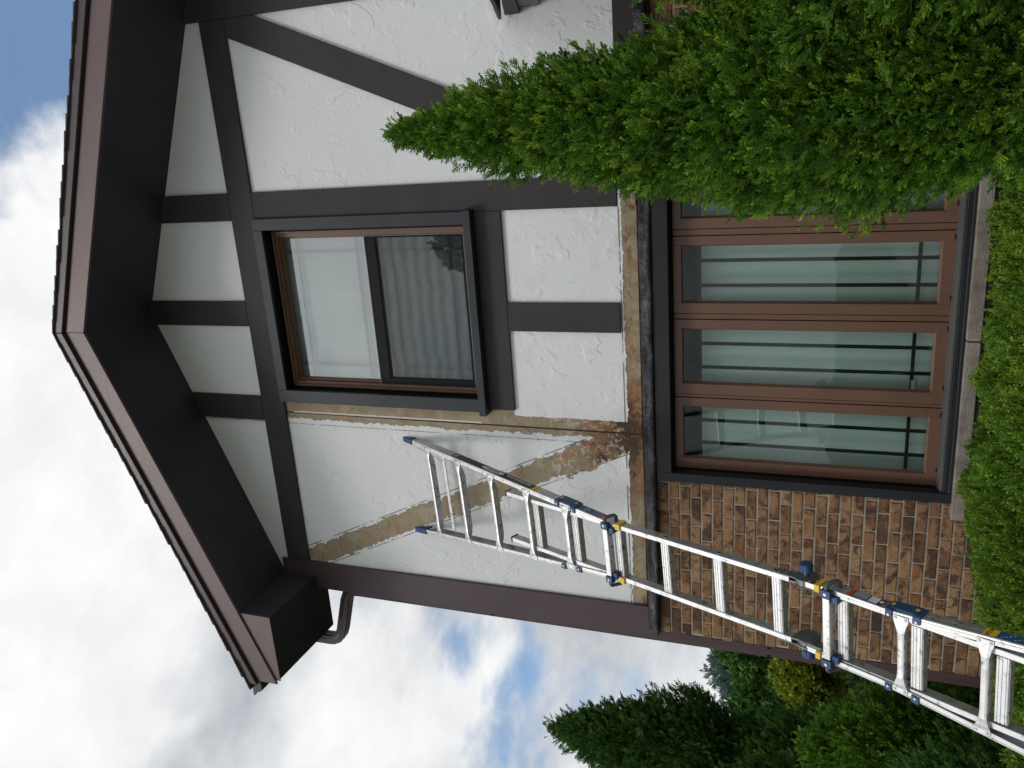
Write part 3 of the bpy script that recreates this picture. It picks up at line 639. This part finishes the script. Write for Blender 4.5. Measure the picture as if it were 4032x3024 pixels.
def lockrung(t, low):
    q = MB(); H_ = hout(t)+.004; lb(q, t-.017, t+.017, -H_+.01, H_-.01, -.028, .016, low); r = q.build('lock_bar', M_alu, ladder, .002)
    q = MB(); lb(q, t+.0175, t+.0185, -H_+.03, H_-.03, -.026, .016, low); q.build('rung_underside', M_alud, r)
    for sd_ in (-1, 1):
        q = MB(); lb(q, t-.024, t+.024, sd_*(H_-.006), sd_*(H_+.032), -.034, -.003, low); lb(q, t+.018, t+.05, sd_*(H_-.030), sd_*(H_+.004), -.016, .02, low)
        q.build('lock_block', M_blue, ladder, .003)
        q = MB(); c_ = [Lp(t, sd_*(H_+.03), -.020, low), Lp(t, sd_*(H_+.048), -.020, low), Lp(t, sd_*(H_+.058), -.012, low), Lp(t+.010, sd_*(H_+.060), .012, low), Lp(t+.024, sd_*(H_+.060), .036, low), Lp(t+.028, sd_*(H_+.050), .046, low), Lp(t+.028, sd_*(H_+.026), .046, low)]
        q.tube(c_, .0105, 10); q.build('lock_handle', M_handle, ladder, smooth=True)
        q = MB(); cyl(q, Lp(t, sd_*(H_+.014), -.034, low), -(N2 if low else N1), .007, 0, .003); q.build('rivet', M_silver, r)
lockrung(1.66, False); lockrung(2.985, True)
def clamp(mb, t0, t1, sd_, low, e=.0035):
    a, b = hout(t0), hout(t1); 
    lb(mb, t0, t1, sd_*(a+.002), sd_*(a+RW+e), -e-.004, -.0005, low, sd_*(b+.002), sd_*(b+RW+e))
    lb(mb, t0, t1, sd_*(a+RW+.0005), sd_*(a+RW+e+.004), -.004, .072, low, sd_*(b+RW+.0005), sd_*(b+RW+e+.004))
for sd_ in (-1, 1):
    for t0, t1, low in ((1.250, 1.285, False), (1.375, 1.415, False), (3.246, 3.276, True), (3.362, 3.395, True)):
        q = MB(); clamp(q, t0, t1, sd_, low); cb_ = q.build('clamp', M_blue, ladder, .002)
        q = MB(); cyl(q, Lp((t0+t1)/2, sd_*(hout(t0)+.014), -.0075, low), -(N2 if low else N1), .0055, 0, .003, 12); q.build('rivet', M_silver, cb_)
    for t0, t1, low in ((1.716, 1.748, False), (2.912, 2.938, True)):
        q = MB(); lb(q, t0, t1, sd_*(RI-.002 if not low else .156), sd_*(RI+.034 if not low else .192), -.003, .066, low); q.build('collar', M_yel, ladder, .002)
# blue plates on the right web between clamps, yellow flashes
for t0, t1, low in ((1.268, 1.40, False), (3.26, 3.38, True)):
    q = MB(); h0, h1 = hout(t0)+RW+.001, hout(t1)+RW+.001
    q.hexa([Lp(t0, -h0, .014, low), Lp(t0, -h0-.009, .014, low), Lp(t0, -h0-.009, .075, low), Lp(t0, -h0, .075, low), Lp(t1, -h1, .004, low), Lp(t1, -h1-.009, .004, low), Lp(t1, -h1-.009, .075, low), Lp(t1, -h1, .075, low)])
    pl = q.build('latch_plate', M_blue, ladder, .004)
    for t in (t0+.006, t1-.014):
        q = MB(); hh = hout(t)+RW+.0105; q.add([Lp(t-.011, -hh, .030, low), Lp(t+.010, -hh, .034, low), Lp(t+.010, -hh, .052, low), Lp(t-.011, -hh, .054, low)], [(0, 1, 2, 3)]); q.build('warning_flash', M_yel, pl)
# decals on the right web
def decal(name, t0, t1, n0, n1, m, low, e=.0006, parent=None):
    q = MB(); a, b = hout(t0)+RW+e, hout(t1)+RW+e
    q.add([Lp(t0, -a, n0, low), Lp(t1, -b, n0, low), Lp(t1, -b, n1, low), Lp(t0, -a, n1, low)], [(0, 1, 2, 3)]); return q.build(name, m, parent or ladder)
def text(s, size, org, ax, ay, m, parent, bold=.0, sx=1., shear=0.):
    cu = bpy.data.curves.new('lettering', 'FONT'); cu.body = s; cu.size = size; cu.align_x = 'CENTER'; cu.align_y = 'CENTER'; cu.offset = bold; cu.shear = shear; cu.resolution_u = 2
    tmp = bpy.data.objects.new('lettering_tmp', cu); C.objects.link(tmp); dg = bpy.context.evaluated_depsgraph_get()
    me = bpy.data.meshes.new_from_object(tmp.evaluated_get(dg)); bpy.data.objects.remove(tmp)
    ax = ax.normalized(); az_ = ax.cross(ay).normalized(); ay = az_.cross(ax)
    M_ = Matrix((ax*sx, ay, az_)).transposed().to_4x4(); M_.translation = Vector(org)-Vector(BASE[parent.name] if parent.name in BASE else (0, 0, 0))
    me.transform(M_); me.materials.clear(); me.materials.append(m); me.name = 'lettering'
    o = bpy.data.objects.new('lettering', me); C.objects.link(o); o.parent = parent; BASE[o.name] = BASE[parent.name]; return o
def webpt(t, n, low, e=.0012): return Lp(t, -(hout(t)+RW+e), n, low)
AX1 = (webpt(1.0, 0, False)-webpt(.3, 0, False)).normalized()
d1 = decal('brand_label', .255, 1.035, .010, .063, M_navy, False)
q = MB(); cx, cn = .655, .037
for rx, ry, e, mm in ((.105, .0235, .0009, 1), (.099, .0195, .0011, 0), (.092, .0155, .0013, 1)):
    q.cur = mm; q.add([webpt(cx+rx*math.cos(a_), cn+ry*math.sin(a_), False, e) for a_ in np.linspace(0, 6.2832, 33)[:-1]], [tuple(range(32))])
q.build('oval_emblem', [M_oval, M_whi], d1)
text('WERNER', .030, webpt(.655, .037, False, .0020), AX1, N1, M_ink, d1, .0006, 1.05, .15)
text('MULTI-POSITION PRO', .024, webpt(.895, .042, False, .0018), AX1, N1, M_whi, d1, .0005, .93, .1)
text('with POWERLITE RAILS', .011, webpt(.895, .020, False, .0018), AX1, N1, M_yel, d1, 0, 1.2)
q = MB(); q.add([webpt(.272, .022, False, .001), webpt(.300, .022, False, .001), webpt(.300, .055, False, .001), webpt(.272, .055, False, .001)], [(0, 1, 2, 3)]); q.build('barcode_patch', M_whi, d1)
q = MB()
for k in range(6): t = .275+k*.004; q.add([webpt(t, .026, False, .0014), webpt(t+.002, .026, False, .0014), webpt(t+.002, .052, False, .0014), webpt(t, .052, False, .0014)], [(0, 1, 2, 3)])
q.build('barcode', M_ink, d1)
q = MB()
for k in range(26):
    t = .33+.0075*k; n_ = .020+.012*(k % 3); q.add([webpt(t, n_, False, .001), webpt(t+.005, n_, False, .001), webpt(t+.005, n_+.002, False, .001), webpt(t, n_+.002, False, .001)], [(0, 1, 2, 3)])
q.build('fine_print', M_whi, d1)
d2 = decal('load_label', 1.036, 1.085, .010, .063, M_yel, False); text('375 lb', .019, webpt(1.061, .037, False, .0015), N1, -D1, M_ink, d2, .0005)
d3 = decal('instruction_label', 1.418, 1.60, .010, .063, M_lblue, False); decal('label_stripe', 1.585, 1.603, .010, .063, M_red, False, .001, d3)
for t in (1.47, 1.51, 1.555, 1.578): decal('label_stripe', t, t+.003, .012, .062, M_whi, False, .001, d3)
text('1 2', .02, webpt(1.533, .037, False, .0015), N1, -D1, M_whi, d3, .0002); text('M', .02, webpt(1.492, .037, False, .0015), N1, -D1, M_whi, d3, .0002)
d4 = decal('warning_label', 3.062, 3.246, .010, .063, M_navy, True); decal('label_stripe', 3.062, 3.082, .010, .063, M_red, True, .001, d4)
decal('label_panel', 3.158, 3.198, .012, .061, M_whi, True, .001, d4)
q = MB()
for t0, t1, nr in ((3.088, 3.152, 6), (3.162, 3.176, 3), (3.222, 3.242, 3)):
    for k in range(nr):
        n_ = .016+.0078*k*(6/nr); q.add([webpt(t0, n_, True, .0016), webpt(t1, n_, True, .0016), webpt(t1, n_+.003, True, .0016), webpt(t0, n_+.003, True, .0016)], [(0, 1, 2, 3)])
q.build('fine_print', M_whi, d4)
q = MB(); q.add([webpt(3.211+.010*math.cos(a_), .037+.014*math.sin(a_), True, .0014) for a_ in np.linspace(0, 6.28, 21)[:-1]], [tuple(range(20))]); q.build('round_symbol', M_red, d4)
q = MB(); q.add([webpt(3.211+.007*math.cos(a_), .037+.011*math.sin(a_), True, .0017) for a_ in np.linspace(0, 6.28, 21)[:-1]], [tuple(range(20))]); q.build('symbol_center', M_whi, d4)
d5 = decal('load_label', 3.625, 3.675, .010, .063, M_yel, True); text('375 lb', .022, webpt(3.645, .036, True, .0015), N2, -D2, M_ink, d5, .0006)
d6 = decal('instruction_label', 3.676, 4.2, .010, .063, M_lblue, True)
q = MB()
for k in range(40):
    t = 3.69+.012*k; n_ = .018+.010*(k % 4); q.add([webpt(t, n_, True, .0015), webpt(t+.008, n_, True, .0015), webpt(t+.008, n_+.0035, True, .0015), webpt(t, n_+.0035, True, .0015)], [(0, 1, 2, 3)])
q.build('fine_print', M_whi, d6)
# caution sticker on the left rail's inner web
hL = hout(3.15)-.0012
def lin(t, n, e=0): return Lp(t, hL-e, n, True)
q = MB(); q.add([lin(3.10, .012), lin(3.225, .012), lin(3.225, .058), lin(3.10, .058)], [(0, 1, 2, 3)]); st = q.build('caution_sticker', M_whi, ladder)
q = MB(); q.add([lin(3.105, .018, .0008), lin(3.13, .018, .0008), lin(3.13, .052, .0008), lin(3.105, .052, .0008)], [(0, 1, 2, 3)])
for k in range(4): q.add([lin(3.137+k*.011, .018, .0008), lin(3.141+k*.011, .018, .0008), lin(3.141+k*.011, .052-.004*k, .0008), lin(3.137+k*.011, .052-.004*k, .0008)], [(0, 1, 2, 3)])
q.add([lin(3.186, .030, .0008), lin(3.20, .030, .0008), lin(3.20, .022, .0008), lin(3.217, .035, .0008), lin(3.20, .048, .0008), lin(3.20, .040, .0008), lin(3.186, .040, .0008)], [tuple(range(7))])
q.build('sticker_print', M_ink, st)
q = MB(); q.add([lin(3.1175+.010*math.cos(a_), .035+.014*math.sin(a_), .0014) for a_ in np.linspace(0, 6.28, 17)[:-1]], [tuple(range(16))]); q.build('sticker_symbol', M_red, st)
# hinges
for sd_ in (-1, 1):
    c_ = Lp(2.842, sd_*(RI+.030), .052, False); ax = W1*sd_
    q = MB(); cyl(q, c_, ax, .056, -.012, .001, 28); cyl(q, c_, ax, .050, -.034, -.012, 28); cyl(q, c_, ax, .056, -.038, -.034, 28)
    lb(q, 2.70, 2.82, sd_*(RI+.0245), sd_*(RI+.030), .008, .060, False); lb(q, 2.85, 2.91, sd_*(RI+.0245), sd_*(RI+.032), .010, .062, True)
    lb(q, 2.765, 2.87, sd_*(RI-.002), sd_*(RI+.006), .012, .058, False); lb(q, 2.85, 2.93, sd_*(RI-.003), sd_*(RI+.004), .012, .060, True)
    hg = q.build('hinge', M_steel, ladder, .0015)
    q = MB(); cyl(q, c_, ax, .014, 0, .03); q.build('hinge_shaft', M_steel, hg)
    q = MB(); rings = []
    for h, r in ((.024, .026), (.028, .032), (.060, .033), (.066, .028), (.066, .012)):
        a = ax.orthogonal().normalized(); b = ax.cross(a); rings.append([c_+ax*h+(a*math.cos(6.2832*i/24)+b*math.sin(6.2832*i/24))*r*(1-.07*(i % 4 == 0)) for i in range(24)])
    q.loft(rings); q.build('hinge_knob', M_blue, ladder, .001)
    def rv(t, s__, n_, low): q = MB(); cyl(q, Lp(t, s__, n_, low), ax, .0055, 0, .003, 10); q.build('rivet', M_silver, hg)
    for t in (2.72, 2.755):
        for n_ in (.022, .048): rv(t, sd_*(RI+.030), n_, False)
    for t in (2.61, 2.63): rv(t, sd_*(RI+.024), .028+(t-2.61)*.6, False)
    for t, n_ in ((2.875, .024), (2.90, .048)): rv(t, sd_*(RI+.032), n_, True)
    # inside face of the left hinge: pressed oval
    if sd_ == 1:
        q = MB(); cyl(q, Lp(2.84, RI-.006, .054, False), -W1, .056, 0, .006, 28); cyl(q, Lp(2.845, RI-.006, .052, False), -W1, .030, .006, .009, 24); lb(q, 2.85, 2.95, RI-.008, RI-.003, .012, .062, True); q.build('hinge_plate', M_steel, hg, .001)
# index holes with rims in the inner rail's right web
for t in (2.045, 2.375, 2.695):
    q = MB(); c_ = Lp(t, -(RI+.024), .036, False); n_ = 20; a, b = D1, N1
    ring = lambda r, h: [c_-W1*h+(a*math.cos(6.2832*i/n_)+b*math.sin(6.2832*i/n_))*r for i in range(n_)]
    q.loft([ring(.014, .0), ring(.0135, .003), ring(.0105, .003), ring(.0100, .0005)], cap=False); rm = q.build('index_hole', M_silver, ladder)
    q = MB(); q.add(ring(.0102, .0007), [tuple(range(n_))]); q.build('hole_shadow', M_ink, rm)
for t0, t1, low in ((1.13, 1.16, False), (1.19, 1.22, False), (3.43, 3.45, True), (3.52, 3.54, True)):
    for t, n_ in ((t0, .024), (t0+.012, .050)):
        q = MB(); q.add([webpt(t+.004*math.cos(a_), n_+.004*math.sin(a_), low, .0005) for a_ in np.linspace(0, 6.28, 13)[:-1]], [tuple(range(12))])
        q.build('bolt_hole', M_ink, ladder)
# brace bar behind the top rung with small links
q = MB(); lb(q, .085, .115, -.285, .290, .052, .058, False); br = q.build('brace_bar', M_alu, ladder)
q = MB()
for sd_ in (-1, 1):
    q = MB(); q.hexa([Lp(-.13, sd_*.318, .0, False), Lp(-.13, sd_*.318, .003, False), Lp(-.115, sd_*.318, .003, False), Lp(-.115, sd_*.318, .0, False), Lp(.09, sd_*.24, .045, False), Lp(.09, sd_*.24, .048, False), Lp(.105, sd_*.24, .048, False), Lp(.105, sd_*.24, .045, False)])
    q.build('brace_link', M_alu, br)

# ------------------------------------------------------------------ vegetation
def leafmat(name, cols, trans=.25, rough=.55):
    m, g = mat(name, cols[1], rough, spec=.25); at = g.node('ShaderNodeAttribute', attribute_name='rnd')
    n = g.noise(g.obj, 5.5, 4, .6)
    f = g.M('ADD', g.M('MULTIPLY', at.outputs['Fac'], .62), g.M('MULTIPLY', g.M('SUBTRACT', n, .3), .8), clamp=True)
    c = g.ramp(f, [(0., cols[0]), (.5, cols[1]), (1., cols[2])])
    c = g.mix(g.M('GREATER_THAN', g.noise(g.mapping(g.obj, loc=(3, 3, 3)), 9, 2), .745), c, (.16, .075, .035))
    g.l.new(c, g.b.inputs['Base Color'])
    tl = g.node('ShaderNodeBsdfTranslucent'); g.l.new(c, tl.inputs[0]); mx = g.node('ShaderNodeMixShader'); mx.inputs[0].default_value = trans
    out = [q for q in g.n if q.type == 'OUTPUT_MATERIAL'][0]; g.l.new(g.b.outputs[0], mx.inputs[1]); g.l.new(tl.outputs[0], mx.inputs[2]); g.l.new(mx.outputs[0], out.inputs[0]); return m
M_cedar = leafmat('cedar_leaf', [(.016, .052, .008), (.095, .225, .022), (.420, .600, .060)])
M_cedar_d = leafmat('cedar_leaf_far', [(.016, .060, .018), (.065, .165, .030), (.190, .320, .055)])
M_yew = leafmat('yew_leaf', [(.040, .100, .010), (.130, .250, .022), (.330, .480, .050)])
M_spruce = leafmat('spruce_leaf_hazed', [(.09, .14, .12), (.14, .21, .18), (.20, .28, .23)])  # distance haze is mixed into this pale leaf colour
M_gold = leafmat('gold_leaf', [(.13, .19, .02), (.24, .30, .025), (.40, .42, .04)])
M_maple = leafmat('maple_leaf', [(.012, .035, .012), (.030, .075, .020), (.06, .13, .03)])
M_bark = painted('bark', (.10, .062, .04), .9, .3, .01)
def template(kind, rng):
    """one spray: triangles in the xy plane, growing along +y, unit length"""
    T = []
    def blade(x, y, ang, l, wd):
        dx, dy = math.sin(ang), math.cos(ang); nx_, ny_ = dy, -dx; z0 = rng.uniform(-.04, .04)
        a = (x-nx_*wd*.5, y-ny_*wd*.5, z0); b = (x+nx_*wd*.5, y+ny_*wd*.5, z0)
        c_ = (x+dx*l+nx_*wd*.35, y+dy*l+ny_*wd*.35, z0+rng.uniform(-.1, .1)); d_ = (x+dx*l-nx_*wd*.35, y+dy*l-ny_*wd*.35, z0+rng.uniform(-.1, .1))
        T.append((a, b, c_)); T.append((a, c_, d_))
    if kind == 'cedar':
        blade(0, 0, rng.uniform(-.1, .1), .95, .055)
        for k in range(4):
            for sg in (-1, 1):
                y = .08+.20*k+rng.uniform(-.05, .05); l = (.52-.09*k)*rng.uniform(.8, 1.15)
                an = sg*rng.uniform(.45, .75); blade(0, y, an, l, .058)
                if k < 3: blade(math.sin(an)*l*.4, y+math.cos(an)*l*.4, an-sg*.7, l*.5, .050)
    elif kind == 'yew':
        blade(0, 0, 0, .95, .05)
        for k in range(7):
            for sg in (-1, 1): blade(0, .05+.135*k, sg*rng.uniform(.7, 1.05), .36-.025*k, .062)
    else:  # broad leaf
        for k in range(3): blade(rng.uniform(-.3, .3), rng.uniform(0, .5), rng.uniform(-1.2, 1.2), .6, .42)
    return np.array(T)    # nt,3,3
def foliage(name, kind, pts, dirs, sizes, m, parent, seed=1, flat=None):
    rng = np.random.RandomState(seed); N = len(pts); tm = [template(kind, rng) for _ in range(6)]
    y = dirs/np.linalg.norm(dirs, axis=1, keepdims=True); rr = rng.normal(0, 1, (N, 3))
    if flat is not None: rr = rr*.55+flat
    x = np.cross(y, rr); x /= np.linalg.norm(x, axis=1, keepdims=True); z = np.cross(x, y)
    V_ = []; A_ = []; rnd = rng.uniform(0, 1, N)
    for k in range(6):
        ii = np.arange(N)[k::6]; T = tm[k].reshape(-1, 3)
        w_ = (T[None, :, 0, None]*x[ii, None]+T[None, :, 1, None]*y[ii, None]+T[None, :, 2, None]*z[ii, None])*sizes[ii, None, None]+pts[ii, None]
        V_.append(w_.reshape(-1, 3)); A_.append((np.repeat(rnd[ii], T.shape[0])*.72+np.tile(np.clip(T[:, 1], 0, 1.2), len(ii))*.24))
    V_ = np.concatenate(V_)-np.array(BASE[parent.name]); A_ = np.concatenate(A_); nv = len(V_); nt = nv//3
    me = bpy.data.meshes.new(name); me.vertices.add(nv); me.vertices.foreach_set('co', V_.ravel()); me.loops.add(nv); me.loops.foreach_set('vertex_index', np.arange(nv, dtype=np.int32))
    me.polygons.add(nt); me.polygons.foreach_set('loop_start', np.arange(0, nv, 3, dtype=np.int32)); me.update(calc_edges=True)
    at = me.attributes.new('rnd', 'FLOAT', 'POINT'); at.data.foreach_set('value', A_)
    me.materials.append(m); o = bpy.data.objects.new(name, me); C.objects.link(o); o.parent = parent; BASE[o.name] = BASE[parent.name]; return o
def conifer(label, x, y, ztop, rfun, nclump, per, size, m, seed, zmin=.35, group=None, name='cedar_tree', crad=.11, leader=True, up=.9, twist=1.):
    rng = np.random.RandomState(seed); root = empty(name, (x, y, 0), label, 'tree', group)
    H = ztop-zmin; pts = []; drs = []; szs = []; hs = []
    # pick heights so that clumps are even over the surface
    zz = np.linspace(.0, H, 200); rr = np.array([rfun(q_) for q_ in zz])+.02; cdf = np.cumsum(rr); cdf /= cdf[-1]
    lobes = [(rng.uniform(0, 6.28), rng.uniform(.25, H), rng.uniform(.06, .24), rng.uniform(.10, .25)) for _ in range(16)]
    for k in range(nclump):
        dz = np.interp((k+rng.uniform(0, 1))/nclump, cdf, zz); th = k*2.39996+rng.uniform(-.3, .3)
        R0 = rfun(dz)*(1+rng.normal(-.01, .13))
        for (lt, lz, la, lw) in lobes:
            dth = (th-lt+math.pi) % (2*math.pi)-math.pi; R0 *= 1+la*math.exp(-(dth/.5)**2-((dz-lz)/lw)**2)
        cr = crad*rng.uniform(.6, 1.4)*min(1, .45+R0*2.2)
        out = np.array([math.cos(th), math.sin(th), 0.]); c0 = np.array([x, y, ztop-dz])+out*max(R0-cr*.75, 0)
        ax = out*.75+np.array([0, 0, up]); ax /= np.linalg.norm(ax)
        n = per; uu = rng.normal(0, 1, (n, 3)); uu /= np.linalg.norm(uu, axis=1, keepdims=True); rad = rng.uniform(.25, 1, (n, 1))**.6
        p = c0+uu*rad*cr*np.array([1, 1, 1.]) + ax*(np.sum(uu*ax, 1, keepdims=True))*rad*cr*.55
        dd = ax*1.0+uu*.75+rng.normal(0, .22, (n, 3))
        pts.append(p); drs.append(dd); szs.append(size*rng.uniform(.65, 1.35, n)*(min(1, .6+dz*.8)))
    # inner fill
    nin = nclump*per//6; dz = np.interp(rng.uniform(0, 1, nin), cdf, zz); th = rng.uniform(0, 6.283, nin); R0 = np.array([rfun(q_) for q_ in dz])*rng.uniform(.35, .85, nin)
    o_ = np.stack([np.cos(th), np.sin(th), th*0], 1); pts.append(np.array([x, y, ztop])+o_*R0[:, None]-np.stack([th*0, th*0, dz], 1)); drs.append(o_+np.array([0, 0, .8])+rng.normal(0, .4, (nin, 3))); szs.append(size*rng.uniform(.9, 1.6, nin))
    if leader:
        n = 22; t = rng.uniform(0, 1, n)**1.3; pts.append(np.array([x, y, ztop])+np.stack([rng.normal(0, .012, n)*(1-t), rng.normal(0, .012, n)*(1-t), t*.11-.05], 1)+0.); drs.append(np.stack([rng.normal(0, .35, n), rng.normal(0, .35, n), np.ones(n)], 1)); szs.append(size*(1.0-.45*t))
    pts = np.concatenate(pts); drs = np.concatenate(drs); szs = np.concatenate(szs)
    q = MB(); q.tube([(x, y, -.02), (x, y, ztop*.5), (x, y, ztop-.05)], [.012*ztop+.01, .008*ztop+.005, .003], 8)
    q.build('trunk', M_bark, root)
    q = MB()
    for k in range(int(50)):
        dz = rng.uniform(.1, H); th = rng.uniform(0, 6.28); R0 = rfun(dz)*.8; zb = ztop-dz
        q.tube([(x, y, zb-.10-.2*R0), (x+math.cos(th)*R0*.5, y+math.sin(th)*R0*.5, zb-.05), (x+math.cos(th)*R0, y+math.sin(th)*R0, zb+.06)], [.006, .004, .002], 5)
    q.build('branches', M_bark, root)
    foliage('crown', 'cedar', pts, drs, szs, m, root, seed)
    return root
c1r = lambda d: float(np.interp(d, [0, .05, .25, .6, 1.1, 1.55, 1.75, 2.1, 2.6, 3.2], [.01, .03, .085, .16, .235, .32, .365, .345, .25, .22]))
conifer('pointed green cedar growing in front of the casements and brace', .005, -1.25, 3.58, c1r, 950, 40, .060, M_cedar, 3, .45, crad=.085)
c2r = lambda d: float(np.interp(d, [0, .3, .9, 1.4, 2.4, 3], [.01, .14, .36, .52, .58, .5]))
conifer('broad green cedar beside the pointed one at the edge of the photo', .86, -1.35, 3.05, c2r, 900, 40, .062, M_cedar, 8, .4, crad=.10)
def rf(xs_, ys_): return lambda d: float(np.interp(d, xs_, ys_))
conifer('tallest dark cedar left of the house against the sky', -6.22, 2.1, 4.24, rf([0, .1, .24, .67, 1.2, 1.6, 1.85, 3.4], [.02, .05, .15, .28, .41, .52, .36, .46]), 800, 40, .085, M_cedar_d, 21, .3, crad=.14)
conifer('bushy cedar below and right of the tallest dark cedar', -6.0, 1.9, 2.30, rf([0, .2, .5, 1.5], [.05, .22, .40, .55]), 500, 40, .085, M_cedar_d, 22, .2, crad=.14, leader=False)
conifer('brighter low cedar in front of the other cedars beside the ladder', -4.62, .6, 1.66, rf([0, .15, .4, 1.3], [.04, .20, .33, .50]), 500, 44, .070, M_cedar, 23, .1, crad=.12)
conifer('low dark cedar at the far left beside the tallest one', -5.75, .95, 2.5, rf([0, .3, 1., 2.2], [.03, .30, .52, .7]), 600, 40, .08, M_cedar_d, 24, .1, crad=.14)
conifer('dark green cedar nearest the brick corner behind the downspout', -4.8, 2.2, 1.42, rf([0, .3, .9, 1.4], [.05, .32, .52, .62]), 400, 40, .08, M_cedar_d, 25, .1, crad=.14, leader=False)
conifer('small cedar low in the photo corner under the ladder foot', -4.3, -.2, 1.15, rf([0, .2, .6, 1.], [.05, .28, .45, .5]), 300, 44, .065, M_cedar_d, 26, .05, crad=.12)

def mound(name, label, cat, box, hfun, n, size, kind, m, seed, parent=None):
    """clipped shrub: shoots over the top and front of a rounded block"""
    x0, x1, y0, y1 = box; rng = np.random.RandomState(seed); root = empty(name, ((x0+x1)/2, (y0+y1)/2, 0), label, cat)
    N = n; x = rng.uniform(x0, x1, N); s_ = rng.uniform(0, 1, N); t = (s_-.5)*2
    # cross-section: superellipse from front foot over the top to the back foot
    th = (s_)*math.pi; cy, hy = (y0+y1)/2, (y1-y0)/2; ex = .45
    endf = np.minimum(1, np.sqrt(np.clip(1-np.maximum(0, np.maximum((x0+.25-x)/.25, (x-x1+.25)/.25))**2, 0, 1))*.9+.1)
    h = np.array([hfun(q_) for q_ in x]); cz, sz = np.cos(th), np.sin(th)
    yy = cy-np.sign(cz)*np.abs(cz)**ex*hy*endf; zz = np.abs(sz)**ex*h*endf
    nz = np.stack([np.zeros(N), -cz*1.0, sz*1.0+.35], 1)
    lump = .030*np.sin(x*9+1)*np.sin(yy*11)+.02*np.sin(x*23+2)+.015*np.sin(yy*27)
    dep = rng.exponential(.030, N)-.01
    p = np.stack([x, yy, zz], 1)+nz/np.linalg.norm(nz, axis=1, keepdims=True)*(lump-dep)[:, None]
    d = nz+rng.normal(0, .45, (N, 3)); foliage('foliage', kind, p, d, size*rng.uniform(.6, 1.4, N), m, root, seed)
    q = MB(); 
    for k in range(int((x1-x0)/.25)):
        xx = x0+.12+.25*k; q.tube([(xx, cy, -.02), (xx+.03, cy-.05, hfun(xx)*.5), (xx+.05, cy-.1, hfun(xx)*.85)], [.02, .012, .005], 6)
        q.tube([(xx, cy, .1), (xx-.08, cy-.2, hfun(xx)*.6), (xx-.1, cy-.35, hfun(xx)*.85)], [.012, .008, .003], 6)
    q.build('stems', M_bark, root)
    # dense twiggy inside so that one cannot see through
    rings = []
    for xx in np.linspace(x0+.12, x1-.12, 24):
        e_ = min(1, .35+min(xx-x0, x1-xx)/.35); hh = (hfun(xx)-.10)*e_; a = [(xx, cy-(hy-.10)*e_*math.copysign(abs(math.cos(v))**.45, math.cos(v)), abs(math.sin(v))**.45*hh) for v in np.linspace(0, math.pi, 14)]
        rings.append(a)
    q = MB(); q.loft(rings); q.build('inner_twigs', M_twig, root)
    return root
M_twig = painted('inner_twigs', (.018, .022, .010), .95, .4, .02)
hh = lambda x: float(np.interp(x, [-3.6, -3.1, -2.7, -2.3, -2.0, -1.7, -1.2, -.6, .6], [.55, .62, .72, .805, .865, .845, .835, .835, .83]))
mound('yew_hedge', 'clipped bright green yew hedge under the stone sill', 'hedge', (-3.55, .9, -1.15, -.28), hh, 42000, .062, 'yew', M_yew, 31)

def broad(name, label, c_, rad, n, size, kind, m, seed, trunk=True, squash=1.):
    rng = np.random.RandomState(seed); root = empty(name, (c_[0], c_[1], 0), label, 'tree')
    cl = []; 
    for k in range(70):
        u = rng.normal(0, 1, 3); u /= np.linalg.norm(u); cl.append((np.array(c_)+u*rad*np.array([1, 1, squash])*rng.uniform(.45, .92), rad*rng.uniform(.16, .34)))
    P_ = []; D_ = []
    for c0, r0 in cl:
        k = n//70; u = rng.normal(0, 1, (k, 3)); u /= np.linalg.norm(u, axis=1, keepdims=True); P_.append(c0+u*r0*rng.uniform(.3, 1, (k, 1))**.5); D_.append(u+rng.normal(0, .5, (k, 3))+np.array([0, 0, .2]))
    P_ = np.concatenate(P_); foliage('crown', kind, P_, np.concatenate(D_), size*rng.uniform(.6, 1.4, len(P_)), m, root, seed)
    q = MB(); q.tube([(c_[0], c_[1], -.05), (c_[0]+.1, c_[1], c_[2]*.5), (c_[0], c_[1], c_[2])], [.07*rad+.06, .05*rad+.03, .03], 10); q.build('trunk', M_bark, root)
    q = MB()
    for c0, r0 in cl: q.tube([(c_[0], c_[1], max(.3, c0[2]-rad*.7)), tuple((np.array([c_[0], c_[1], c0[2]-.3*rad])+c0)/2), tuple(c0)], [.03*rad, .018*rad, .008*rad], 5)
    q.build('limbs', M_bark, root); return root
broad('spruce_tree', 'hazy gray-green tree far behind the cedars with sky between its branches', (-12.5, 12.3, 3.15), .95, 6500, .14, 'cedar', M_spruce, 41, squash=1.)
broad('broadleaf_tree', 'mid-green tree behind the downspout and above the yellow bush', (-10.3, 9.5, 2.1), 1.35, 12000, .14, 'leaf', M_cedar_d, 42)
broad('golden_bush', 'yellow-green bush peeping out between downspout and cedars', (-6.85, 4.5, 1.70), .40, 6000, .07, 'leaf', M_gold, 43)
broad('maple_tree', 'leafy dark tree mirrored in the corner of the upstairs window screen', (-1.0, -10.0, 7.4), 1.75, 14000, .20, 'leaf', M_maple, 44)
